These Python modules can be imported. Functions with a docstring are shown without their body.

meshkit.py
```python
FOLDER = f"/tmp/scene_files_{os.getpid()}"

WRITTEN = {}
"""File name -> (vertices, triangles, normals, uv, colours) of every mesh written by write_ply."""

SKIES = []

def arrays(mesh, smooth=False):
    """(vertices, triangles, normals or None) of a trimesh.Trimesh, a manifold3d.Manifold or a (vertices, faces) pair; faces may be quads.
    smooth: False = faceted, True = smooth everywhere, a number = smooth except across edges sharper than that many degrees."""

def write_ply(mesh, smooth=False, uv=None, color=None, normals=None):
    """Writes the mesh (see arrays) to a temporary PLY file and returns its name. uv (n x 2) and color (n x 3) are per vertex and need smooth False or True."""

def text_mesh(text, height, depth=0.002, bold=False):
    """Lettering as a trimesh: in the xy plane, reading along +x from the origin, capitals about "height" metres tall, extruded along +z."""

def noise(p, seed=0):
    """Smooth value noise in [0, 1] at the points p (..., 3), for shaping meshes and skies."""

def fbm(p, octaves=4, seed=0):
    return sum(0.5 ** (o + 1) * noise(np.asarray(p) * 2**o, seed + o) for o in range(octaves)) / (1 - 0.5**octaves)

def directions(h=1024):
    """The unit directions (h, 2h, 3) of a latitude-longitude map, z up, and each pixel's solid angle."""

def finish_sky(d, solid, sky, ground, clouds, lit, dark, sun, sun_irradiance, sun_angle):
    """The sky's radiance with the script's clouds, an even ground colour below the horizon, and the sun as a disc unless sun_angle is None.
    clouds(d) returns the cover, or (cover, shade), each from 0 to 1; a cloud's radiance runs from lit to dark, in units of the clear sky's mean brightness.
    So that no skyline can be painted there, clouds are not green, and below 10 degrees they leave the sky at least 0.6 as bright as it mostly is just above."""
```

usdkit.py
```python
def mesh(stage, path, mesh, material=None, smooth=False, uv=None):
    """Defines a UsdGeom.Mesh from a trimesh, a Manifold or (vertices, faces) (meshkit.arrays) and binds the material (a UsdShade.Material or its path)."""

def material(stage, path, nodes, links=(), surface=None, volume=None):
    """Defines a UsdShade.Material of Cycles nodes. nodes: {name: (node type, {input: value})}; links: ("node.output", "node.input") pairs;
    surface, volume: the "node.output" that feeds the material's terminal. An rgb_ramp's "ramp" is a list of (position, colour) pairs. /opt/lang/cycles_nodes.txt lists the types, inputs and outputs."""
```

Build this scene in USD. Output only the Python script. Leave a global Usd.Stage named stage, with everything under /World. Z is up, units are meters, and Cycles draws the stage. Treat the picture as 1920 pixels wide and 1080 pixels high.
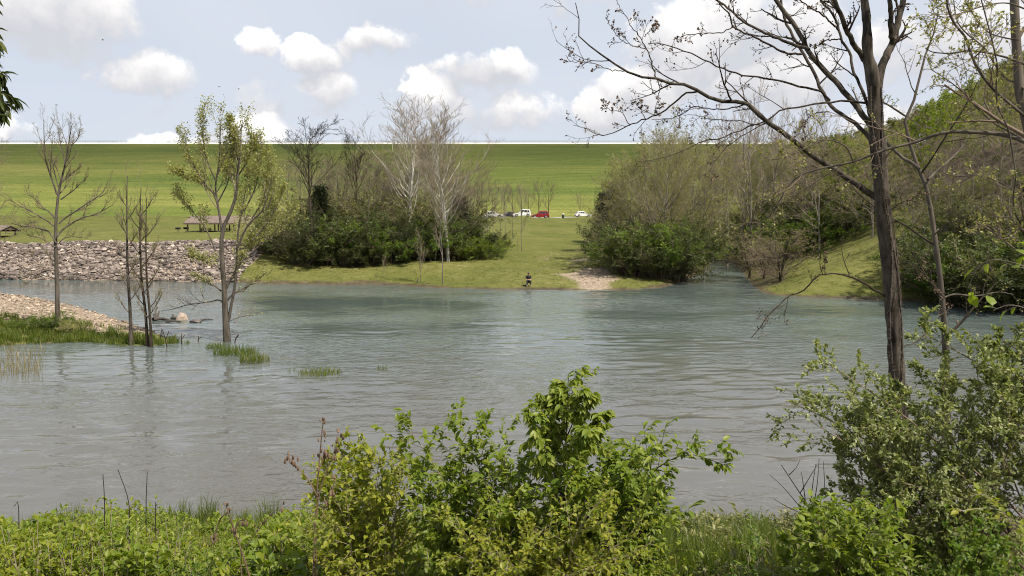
import math, random
import numpy as np, trimesh, manifold3d, shapely
import usdkit, meshkit
from shapely.geometry import Polygon
from pxr import Usd, UsdGeom, UsdLux, UsdShade, Gf, Sdf, Vt

stage = Usd.Stage.CreateInMemory()
UsdGeom.SetStageUpAxis(stage, 'Z')
UsdGeom.Xform.Define(stage, '/World')
UsdGeom.Scope.Define(stage, '/World/Looks')
T = Sdf.ValueTypeNames

# ------------------------------------------------------------------ camera, sky, sun, exposure
EYE = np.array([0.0, 0.0, 7.3])
PITCH = math.radians(5.33)
FPX = 1500.0                      # focal length in pixels of the 1920 wide photograph
cam = UsdGeom.Camera.Define(stage, '/World/camera')
cam.CreateHorizontalApertureAttr(36.0)
cam.CreateFocalLengthAttr(36.0 * FPX / 1920)
cam.CreateClippingRangeAttr(Gf.Vec2f(0.1, 20000))
cam.AddTranslateOp().Set(Gf.Vec3d(*EYE))
cam.AddRotateXOp().Set(90 - math.degrees(PITCH))
cam.CreateExposureAttr(0.55)

SUN_EL, SUN_AZ = math.radians(56), math.atan2(0.66, -0.55)
SUN = np.array([math.cos(SUN_EL) * math.sin(SUN_AZ), math.cos(SUN_EL) * math.cos(SUN_AZ), math.sin(SUN_EL)])


def ray(px, py):
    """Direction of the sight line through a pixel of the photograph, with y = 1."""
    a, b = (px - 960) / FPX, -(py - 540) / FPX
    c, s = math.cos(PITCH), math.sin(PITCH)
    d = np.array([a, c + b * s, b * c - s])
    return d / d[1]


def at(px, py, Y):
    return EYE + ray(px, py) * Y


def sky_material():
    n, l = {}, []
    n['sky'] = ('sky_texture', {'sky_type': 'single_scattering', 'sun_disc': False, 'sun_elevation': SUN_EL, 'sun_rotation': SUN_AZ, 'altitude': 200.0})
    n['tc'] = ('texture_coordinate', {})
    n['xyz'] = ('separate_xyz', {})
    l += [('tc.generated', 'xyz.vector')]
    count = [0]

    def math_(kind, a, b=None, c=None, clamp=False):
        count[0] += 1
        k = f'm{count[0]}'
        inp = {'math_type': kind, 'use_clamp': clamp}
        for name, v in (('value1', a), ('value2', b), ('value3', c)):
            if isinstance(v, str):
                l.append((v, f'{k}.{name}'))
            elif v is not None:
                inp[name] = float(v)
        n[k] = ('math', inp)
        return f'{k}.value'

    # finely curdled edges: azimuth and elevation are shifted by noise before the heaps are measured
    n['warp'] = ('noise_texture', {'scale': 26.0, 'detail': 3.0, 'roughness': 0.6})
    n['fine'] = ('noise_texture', {'scale': 13.0, 'detail': 6.0, 'roughness': 0.64})
    n['map'] = ('mapping', {'scale': (1.0, 1.0, 2.4)})
    n['wide'] = ('noise_texture', {'scale': 2.6, 'detail': 3.0, 'roughness': 0.55})
    n['veil'] = ('noise_texture', {'scale': 4.0, 'detail': 1.0, 'roughness': 0.5})
    l += [('tc.generated', 'warp.vector'), ('tc.generated', 'fine.vector'), ('tc.generated', 'map.vector'), ('map.vector', 'wide.vector'), ('map.vector', 'veil.vector')]
    n['wxyz'] = ('separate_xyz', {})
    l += [('warp.color', 'wxyz.vector')]
    az0 = math_('arctan2', 'xyz.x', 'xyz.y')
    el0 = math_('arcsine', 'xyz.z')
    az = math_('multiply_add', math_('subtract', 'wxyz.x', 0.5), 0.05, az0)
    el = math_('multiply_add', math_('subtract', 'wxyz.y', 0.5), 0.04, el0)
    heaps = [(50, 22, 190, 75, 1.0), (285, 132, 92, 40, .62), (480, 82, 38, 24, .55), (588, 112, 54, 44, 1.15), (612, 172, 64, 46, .9), (640, 95, 30, 30, .5), (705, 74, 84, 31, .7),
             (812, 175, 64, 44, 1.1), (900, 132, 98, 48, .85), (945, 118, 50, 38, 1.1), (900, 208, 170, 44, .7), (1130, 205, 62, 52, .95), (1200, 165, 88, 52, 1.05),
             (1290, 90, 115, 86, 1.1), (1400, 60, 160, 78, .95), (1450, 140, 150, 66, .95), (1690, 225, 80, 44, .85), (492, 250, 50, 27, .75), (20, 248, 56, 27, .75),
             (1800, 90, 160, 95, .9), (285, 264, 70, 12, .65), (800, -30, 240, 48, .5)]
    here = above = None
    for px, py, rx, ry, w in heaps:
        d = ray(px, py)
        a, e = math.atan2(d[0], d[1]), math.asin(d[2] / np.linalg.norm(d))
        sx, sy = FPX / rx, FPX / ry
        up = 0.016 * sy
        qa = math_('multiply_add', az, sx, -a * sx)
        qe = math_('multiply_add', el, sy, -e * sy)
        v = math_('multiply_add', math_('multiply_add', qe, qe, math_('multiply', qa, qa)), -w, w)
        u = math_('multiply_add', math_('add', qe, up / 2), -2 * up * w, v)
        here = v if here is None else math_('maximum', here, v)
        above = u if above is None else math_('maximum', above, u)
    here = math_('maximum', here, -0.8)
    above = math_('maximum', above, -0.8)
    general = math_('multiply_add', 'wide.fac', 6.0, -3.55)
    dens = math_('maximum', here, general)
    dens = math_('multiply_add', math_('subtract', 'fine.fac', 0.5), 3.0, dens)
    n['cover'] = ('map_range', {'range_type': 'smoothstep', 'from_min': 0.0, 'from_max': 0.62, 'to_min': 0.0, 'to_max': 0.93, 'clamp': True})
    l += [(dens, 'cover.value')]
    slope = math_('subtract', here, above)
    lit = math_('multiply_add', slope, 0.95, 0.24)
    lit = math_('multiply_add', math_('subtract', 'fine.fac', 0.5), 1.6, lit, True)
    n['cloud'] = ('rgb_ramp', {'ramp': [(0.0, (6.5, 6.6, 7.0)), (0.4, (8.4, 8.25, 8.35)), (0.75, (10.4, 10.2, 10.0)), (1.0, (14., 13.8, 13.4))]})
    l += [(lit, 'cloud.fac')]
    n['haze'] = ('map_range', {'range_type': 'smoothstep', 'from_min': 0.25, 'from_max': 0.75, 'to_min': 0.86, 'to_max': 0.97, 'clamp': True})
    l += [('veil.fac', 'haze.value')]
    n['mixh'] = ('mix', {'color2': (7.0, 7.5, 8.45)})
    l += [('sky.color', 'mixh.color1'), ('haze.result', 'mixh.fac')]
    n['mixc'] = ('mix', {})
    l += [('mixh.color', 'mixc.color1'), ('cloud.color', 'mixc.color2'), ('cover.result', 'mixc.fac')]
    n['bg'] = ('background_shader', {'strength': 0.07})
    l += [('mixc.color', 'bg.color')]
    return usdkit.material(stage, '/World/Looks/sky', n, l, surface='bg.background')


dome = UsdLux.DomeLight.Define(stage, '/World/sky')
UsdShade.MaterialBindingAPI.Apply(dome.GetPrim()).Bind(sky_material())
dome.GetPrim().SetCustomDataByKey('kind', 'structure')
sun = UsdLux.DistantLight.Define(stage, '/World/sun')
sun.CreateNormalizeAttr(True)
sun.CreateIntensityAttr(1.25)
sun.CreateAngleAttr(0.5)
sun.CreateColorAttr(Gf.Vec3f(1.0, 0.93, 0.80))
sun.AddOrientOp().Set(Gf.Quatf(Gf.Rotation(Gf.Vec3d(0, 0, 1), Gf.Vec3d(*SUN)).GetQuat()))

# ------------------------------------------------------------------ helpers: prims
used = {}


def numbered(parent, name):
    k = used.get((parent, name), 0)
    used[(parent, name)] = k + 1
    return f'{parent}/{name}' + (f'_{k:03d}' if k else '')


def tag(p, label=None, cat=None, group=None, kind=None):
    p = p.GetPrim() if hasattr(p, 'GetPrim') else p
    for k, v in (('label', label), ('category', cat), ('group', group), ('kind', kind)):
        if v:
            p.SetCustomDataByKey(k, v)
    return p


def thing(name, label, cat, loc=(0, 0, 0), rz=0.0, sc=1.0, group=None, kind=None, parent='/World'):
    x = UsdGeom.Xform.Define(stage, numbered(parent, name))
    x.AddTranslateOp().Set(Gf.Vec3d(*map(float, loc)))
    x.AddRotateZOp().Set(float(rz))
    s = (sc, sc, sc) if np.ndim(sc) == 0 else sc
    x.AddScaleOp().Set(Gf.Vec3f(*map(float, s)))
    tag(x, label, cat, group, kind)
    return x.GetPrim()


def part(name, parent, v, f, mat, n=None, rnd=None, prim=None, label=None, kind=None):
    """One Mesh below parent (a prim or a path): v, f arrays (triangles), n normals, rnd one random number per vertex."""
    base = parent if isinstance(parent, str) else str(parent.GetPath())
    m = UsdGeom.Mesh.Define(stage, numbered(base, name))
    v = np.asarray(v, np.float32)
    f = np.asarray(f, np.int32)
    m.CreatePointsAttr(Vt.Vec3fArray.FromNumpy(v))
    m.CreateFaceVertexCountsAttr(Vt.IntArray.FromNumpy(np.full(len(f), 3, np.int32)))
    m.CreateFaceVertexIndicesAttr(Vt.IntArray.FromNumpy(f.ravel()))
    m.CreateSubdivisionSchemeAttr('none')
    if n is not None:
        m.CreateNormalsAttr(Vt.Vec3fArray.FromNumpy(np.asarray(n, np.float32)))
        m.SetNormalsInterpolation('vertex')
    api = UsdGeom.PrimvarsAPI(m)
    if rnd is not None:
        api.CreatePrimvar('rnd', T.FloatArray, 'vertex').Set(Vt.FloatArray.FromNumpy(np.asarray(rnd, np.float32)))
    for k, a in (prim or {}).items():
        api.CreatePrimvar(k, T.Color3fArray, 'vertex').Set(Vt.Vec3fArray.FromNumpy(np.asarray(a, np.float32)))
    UsdShade.MaterialBindingAPI.Apply(m.GetPrim()).Bind(mat)
    tag(m, label, None, None, kind)
    return m.GetPrim()


def tmesh(name, parent, mesh, mat, smooth=30, **kw):
    v, f, n = meshkit.arrays(mesh, smooth)
    return part(name, parent, v, f, mat, n, **kw)


kinds = stage.CreateClassPrim('/World/Kinds')


def kind_root(name):
    return UsdGeom.Xform.Define(stage, numbered('/World/Kinds', name)).GetPrim()


def copy_of(root, name, label, cat, loc, rz, sc, group=None):
    p = thing(name, label, cat, loc, rz, sc, group)
    p.GetReferences().AddInternalReference(root.GetPath())
    p.SetInstanceable(True)
    return p


# ------------------------------------------------------------------ helpers: geometry
def unit(a):
    return a / np.maximum(np.linalg.norm(a, axis=-1, keepdims=True), 1e-9)


def resample(pts, K):
    """A smooth line (Catmull-Rom) through pts, K points evenly spaced."""
    p = np.asarray(pts, float)
    if len(p) == 2:
        p = np.stack([p[0], p.mean(0), p[1]])
    q = np.vstack([2 * p[0] - p[1], p, 2 * p[-1] - p[-2]])
    out = []
    t = np.linspace(0, 1, 9)[:-1, None]
    for i in range(1, len(q) - 2):
        a, b, c, d = q[i - 1:i + 3]
        out.append(0.5 * (2 * b + (c - a) * t + (2 * a - 5 * b + 4 * c - d) * t**2 + (3 * b - a - 3 * c + d) * t**3))
    out = np.vstack(out + [p[-1:]])
    s = np.r_[0, np.cumsum(np.linalg.norm(np.diff(out, axis=0), axis=1))]
    u = np.linspace(0, s[-1], K)
    return np.stack([np.interp(u, s, out[:, k]) for k in range(3)], 1)


def tubes(P, R, s=5):
    """Tubes along many lines at once: P (N, K, 3), R (N, K)."""
    P, R = np.asarray(P, float), np.asarray(R, float)
    N, K = P.shape[:2]
    t = unit(np.gradient(P, axis=1))
    m = np.abs(t.mean(1))
    ref = np.eye(3)[np.argmin(m, 1)][:, None, :]
    a = unit(np.cross(t, ref))
    b = np.cross(t, a)
    ang = np.arange(s) * 2 * np.pi / s
    ring = np.cos(ang)[:, None] * a[:, :, None, :] + np.sin(ang)[:, None] * b[:, :, None, :]
    v = P[:, :, None, :] + ring * R[:, :, None, None]
    idx = np.arange(N * K * s).reshape(N, K, s)
    q0, q1 = idx[:, :-1], idx[:, 1:]
    r0, r1 = np.roll(q0, -1, 2), np.roll(q1, -1, 2)
    f = np.concatenate([np.stack([q0, r1, q1], -1).reshape(-1, 3), np.stack([q0, r0, r1], -1).reshape(-1, 3)])
    return v.reshape(-1, 3), f, ring.reshape(-1, 3)


def join(*gs):
    """Joins (v, f, n) or (v, f, n, rnd) tuples."""
    k = np.cumsum([0] + [len(g[0]) for g in gs])
    out = [np.vstack([g[0] for g in gs]), np.vstack([g[1] + o for g, o in zip(gs, k)]), np.vstack([g[2] for g in gs])]
    if len(gs[0]) > 3:
        out.append(np.concatenate([g[3] for g in gs]))
    return tuple(out)


def grow(rng, P, R, n, t0, t1, ang, lf, rf, up=0.05, wob=0.1, K=5, end=0.3, shape=0.55, rmin=0.0):
    """n children along every line of P; returns their lines and radii."""
    P, R = np.asarray(P, float), np.asarray(R, float)
    N, Kp = P.shape[:2]
    L = np.linalg.norm(np.diff(P, axis=1), axis=2).sum(1)
    idx = np.repeat(np.arange(N), n)
    M = len(idx)
    t = (np.tile(np.arange(n), N) + rng.random(M)) / n * (t1 - t0) + t0
    u = np.clip(t * (Kp - 1), 0, Kp - 1.001)
    i = u.astype(int)
    w = (u - i)[:, None]
    pos = P[idx, i] * (1 - w) + P[idx, i + 1] * w
    tan = unit(P[idx, i + 1] - P[idx, i])
    rad = R[idx, i] * (1 - w[:, 0]) + R[idx, i + 1] * w[:, 0]
    perp = rng.normal(size=(M, 3))
    perp = unit(perp - (perp * tan).sum(1, keepdims=True) * tan)
    a = ang * (0.7 + 0.6 * rng.random(M))[:, None]
    d = unit(tan * np.cos(a) + perp * np.sin(a))
    length = L[idx] * lf * (1 - shape * t) * (0.6 + 0.8 * rng.random(M))
    pts = [pos]
    for k in range(K - 1):
        pts.append(pts[-1] + d * (length / (K - 1))[:, None])
        d = unit(d + np.array([0, 0, up]) + wob * rng.normal(size=(M, 3)))
    C = np.stack(pts, 1)
    r0 = np.maximum(rad * rf, rmin)
    r = r0[:, None] * np.linspace(1, end, K)[None]
    return C, np.maximum(r, rmin * end)


FAR_LEAF = (np.array([[0, 0, 0], [.5, .38, .06], [1, 0, -.04], [.5, -.38, .06]]), np.array([[0, 1, 2], [0, 2, 3]]))
NEAR_LEAF = (np.array([[0, 0, 0], [.28, .44, .06], [.28, 0, -.01], [.28, -.44, .06], [.66, .36, -.01], [.66, 0, -.07], [.66, -.36, -.01], [1.0, 0, -.2]]),
             np.array([[0, 2, 1], [0, 3, 2], [1, 2, 5], [1, 5, 4], [2, 3, 6], [2, 6, 5], [4, 5, 7], [5, 6, 7]]))


def leaves(rng, pos, d, size, width=0.5, tpl=FAR_LEAF, nup=0.6):
    """A leaf at every point, its length along d; returns v (N, k, 3), template faces, normals and random numbers."""
    N = len(pos)
    d = unit(d)
    up = unit(np.array([0, 0, nup]) + (1 - nup) * rng.normal(size=(N, 3)))
    side = unit(np.cross(up, d))
    nrm = np.cross(d, side)
    t = tpl[0]
    size = np.broadcast_to(np.asarray(size, float), (N,))[:, None, None]
    v = pos[:, None] + size * (t[None, :, :1] * d[:, None] + t[None, :, 1:2] * 2 * width * side[:, None] + t[None, :, 2:] * nrm[:, None])
    return v, tpl[1], rng.random(N)


def leaf_mesh(v, f, r):
    N, k = v.shape[:2]
    return v.reshape(-1, 3), (f[None] + (np.arange(N) * k)[:, None, None]).reshape(-1, 3), np.repeat(r, k)


def along(rng, P, m, t0=0.15, t1=1.0):
    """m points on every line and the line's direction there."""
    N, K = P.shape[:2]
    idx = np.repeat(np.arange(N), m)
    t = (np.tile(np.arange(m), N) + rng.random(N * m)) / m * (t1 - t0) + t0
    u = np.clip(t * (K - 1), 0, K - 1.001)
    i = u.astype(int)
    w = (u - i)[:, None]
    return P[idx, i] * (1 - w) + P[idx, i + 1] * w, unit(P[idx, i + 1] - P[idx, i])


def taper(P, r0, r1, power=1.0):
    K = P.shape[-2]
    return r1 + (r0 - r1) * (1 - np.linspace(0, 1, K)) ** power


def trace(pts, Y0, Y1, K=12):
    """A line through pixels of the photograph, at depth Y0 at its start and Y1 at its end."""
    n = len(pts)
    ys = np.linspace(Y0, Y1, n)
    return resample([at(px, py, y) for (px, py), y in zip(pts, ys)], K)


# ------------------------------------------------------------------ materials
mats = {}


def material(name, nodes, links, surface):
    mats[name] = usdkit.material(stage, f'/World/Looks/{name}', nodes, links, surface=surface)
    return mats[name]


def leaf_mat(name, ramp, trans=0.5, rough=0.45, spec=0.35):
    return material(name, {
        'a': ('attribute', {'attribute': 'rnd'}), 'o': ('object_info', {}), 'add': ('math', {'math_type': 'multiply_add', 'value2': 0.25}),
        'm': ('math', {'math_type': 'multiply_add', 'value2': 0.8, 'value3': 0.0}), 'r': ('rgb_ramp', {'ramp': ramp}),
        'p': ('principled_bsdf', {'roughness': rough, 'specular_ior_level': spec}), 'br': ('mix', {'mix_type': 'multiply', 'fac': 1.0, 'color2': (1.25, 1.3, 0.55)}),
        't': ('translucent_bsdf', {}), 'x': ('mix_closure', {'fac': trans})},
        [('a.fac', 'm.value1'), ('o.random', 'add.value1'), ('m.value', 'add.value3'), ('add.value', 'r.fac'), ('r.color', 'p.base_color'), ('r.color', 'br.color1'), ('br.color', 't.color'), ('p.BSDF', 'x.closure1'), ('t.BSDF', 'x.closure2')], 'x.closure')


def bark_mat(name, dark, light, scale=6.0, stretch=0.15, bump=0.6, at_=0.5):
    return material(name, {
        'g': ('geometry', {}), 'm': ('mapping', {'scale': (1.0, 1.0, stretch)}), 'n': ('noise_texture', {'scale': scale, 'detail': 6.0, 'roughness': 0.65}),
        'v': ('voronoi_texture', {'scale': scale * 1.7, 'feature': 'f1'}), 'mm': ('mapping', {'scale': (1.0, 1.0, stretch)}),
        'r': ('rgb_ramp', {'ramp': [(at_ - .18, dark), (at_ + .15, light)]}), 'b': ('bump', {'strength': bump, 'distance': 0.02}), 'p': ('principled_bsdf', {'roughness': 0.9, 'specular_ior_level': 0.15})},
        [('g.position', 'm.vector'), ('m.vector', 'n.vector'), ('n.fac', 'r.fac'), ('r.color', 'p.base_color'), ('n.fac', 'b.height'), ('b.normal', 'p.normal')], 'p.BSDF')


def plain_mat(name, color, rough=0.6, var=0.25, scale=8.0, metallic=0.0, spec=0.4, coat=0.0):
    c = np.array(color)
    return material(name, {
        'g': ('geometry', {}), 'n': ('noise_texture', {'scale': scale, 'detail': 5.0}), 'r': ('rgb_ramp', {'ramp': [(.3, tuple(c * (1 - var))), (.7, tuple(np.minimum(c * (1 + var), .95)))]}),
        'p': ('principled_bsdf', {'roughness': rough, 'metallic': metallic, 'specular_ior_level': spec, 'coat_weight': coat})},
        [('g.position', 'n.vector'), ('n.fac', 'r.fac'), ('r.color', 'p.base_color')], 'p.BSDF')


def rnd_mat(name, ramp, rough=0.9):
    return material(name, {'a': ('attribute', {'attribute': 'rnd'}), 'g': ('geometry', {}), 'n': ('noise_texture', {'scale': 5.0, 'detail': 5.0}),
                           'r': ('rgb_ramp', {'ramp': ramp}), 'k': ('rgb_ramp', {'ramp': [(.3, (.75, .75, .75)), (.7, (1.1, 1.1, 1.1))]}), 'x': ('mix', {'mix_type': 'multiply', 'fac': 1.0}),
                           'p': ('principled_bsdf', {'roughness': rough, 'specular_ior_level': 0.2})},
                    [('a.fac', 'r.fac'), ('g.position', 'n.vector'), ('n.fac', 'k.fac'), ('r.color', 'x.color1'), ('k.color', 'x.color2'), ('x.color', 'p.base_color')], 'p.BSDF')


leaf_mat('leaf_yellow_green', [(0, (.125, .175, .016)), (.5, (.22, .255, .024)), (1, (.33, .32, .045))])
leaf_mat('leaf_green', [(0, (.07, .13, .016)), (.6, (.125, .19, .028)), (1, (.22, .26, .045))])
leaf_mat('leaf_silver', [(0, (.10, .135, .035)), (.45, (.20, .225, .08)), (.8, (.32, .34, .15)), (1, (.46, .47, .29))], trans=.4)
leaf_mat('leaf_dark', [(0, (.022, .034, .009)), (.45, (.05, .068, .016)), (.8, (.10, .12, .03)), (1, (.18, .185, .06))], trans=.35)
leaf_mat('leaf_olive', [(0, (.06, .072, .018)), (.5, (.125, .138, .035)), (1, (.21, .20, .07))], trans=.3)
leaf_mat('leaf_bright', [(0, (.105, .165, .017)), (.6, (.19, .245, .027)), (1, (.29, .31, .05))])
leaf_mat('leaf_bud', [(0, (.15, .15, .045)), (.5, (.24, .235, .08)), (1, (.34, .31, .14))])
leaf_mat('leaf_pale', [(0, (.17, .185, .045)), (.5, (.29, .285, .09)), (1, (.42, .39, .18))], trans=.38)
leaf_mat('grass_blade', [(0, (.065, .10, .014)), (.6, (.115, .15, .024)), (1, (.21, .20, .06))])
leaf_mat('reed_dry', [(0, (.16, .13, .06)), (.6, (.27, .22, .12)), (1, (.38, .32, .2))])
leaf_mat('leaf_cedar', [(0, (.012, .02, .007)), (.6, (.028, .038, .013)), (1, (.06, .065, .025))], trans=.1)
bark_mat('bark_brown', (.018, .014, .010), (.065, .050, .037), 9.0)
bark_mat('bark_gray', (.075, .062, .05), (.23, .20, .165), 6.0)
bark_mat('bark_white', (.17, .15, .12), (.52, .49, .43), 2.2, .5, .3, .42)
bark_mat('bark_mottled', (.016, .013, .010), (.12, .10, .078), 9.0, .3, 1.0, .56)
bark_mat('bark_drab', (.04, .033, .026), (.13, .11, .088), 8.0)
bark_mat('twig_red', (.10, .07, .054), (.22, .165, .13), 6.0)
bark_mat('twig_tan', (.15, .12, .085), (.33, .275, .20), 6.0)
bark_mat('twig_dark', (.018, .014, .011), (.05, .04, .03), 12.0)
plain_mat('dead_stalk', (.13, .085, .055), .9, .4, 40)
plain_mat('driftwood', (.06, .05, .042), .9, .4, 6)
rnd_mat('riprap_stone', [(0, (.075, .060, .052)), (.35, (.165, .135, .118)), (.7, (.29, .24, .208)), (1, (.52, .45, .385))])
rnd_mat('pebble', [(0, (.13, .098, .070)), (.5, (.27, .21, .155)), (1, (.46, .375, .29))])
plain_mat('boulder', (.30, .24, .19), .9, .45, 5)
# ------------------------------------------------------------------ the lie of the land
def on_water(px, py, z=0.0):
    r = ray(px, py)
    return EYE + r * ((z - EYE[2]) / r[2])


far_shore = [(0, 524), (130, 525), (300, 527), (420, 529), (470, 531), (520, 533), (560, 533), (640, 534), (700, 533), (760, 536), (820, 540), (880, 541), (960, 543), (1050, 543), (1090, 543),
             (1145, 543), (1200, 543), (1245, 538), (1285, 524), (1315, 508), (1330, 493), (1345, 488), (1372, 490), (1388, 505), (1408, 528), (1425, 548),
             (1460, 555), (1550, 559), (1640, 562), (1720, 566), (1800, 572), (1920, 584)]
W = [on_water(*p)[:2] for p in far_shore]
W = [(-260, 96), (-120, 93)] + [tuple(p) for p in W] + [(60, 50), (95, 38), (140, 20), (140, -5), (40, 12)]
W += [tuple(on_water(px, py)[:2]) for px, py in [(1920, 1010), (1700, 1004), (1500, 1000), (1300, 1002), (1100, 998), (900, 996), (700, 992), (560, 985), (420, 982), (250, 1000), (100, 1004), (0, 998)]]
W += [(-40, 16), (-120, 8), (-260, 10)]
lake = Polygon(W).buffer(0)
bar = [tuple(on_water(*p)[:2]) for p in [(0, 549), (60, 557), (130, 571), (180, 586), (235, 604), (275, 617), (325, 636), (345, 643), (290, 648), (240, 648), (180, 641), (90, 641), (40, 645), (0, 648)]]
bar = [(-170, 78)] + bar + [(-170, 42)]
gravel_bar = Polygon(bar).buffer(0).buffer(0.6).buffer(-0.6)
water_area = lake.difference(gravel_bar)
shapely.prepare(water_area)
shore = water_area.boundary
bar_edge = gravel_bar.boundary


def sstep(x, a, b):
    t = np.clip((np.asarray(x, float) - a) / (b - a), 0, 1)
    return t * t * (3 - 2 * t)


DAM_Y, DAM_Z = 352.0, 37.3          # crest, front edge
DAM_SLOPE = 1 / 4.6


def lawn(Y, X=None):
    """Height of the mown ground beyond the far bank."""
    return np.interp(Y, [70, 78, 84, 92, 105, 125, 150, 180, 204, 215, 400], [0, 0.05, .55, 1.25, 2.2, 3.4, 4.55, 5.6, 6.2, 6.3, 6.3])


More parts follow.
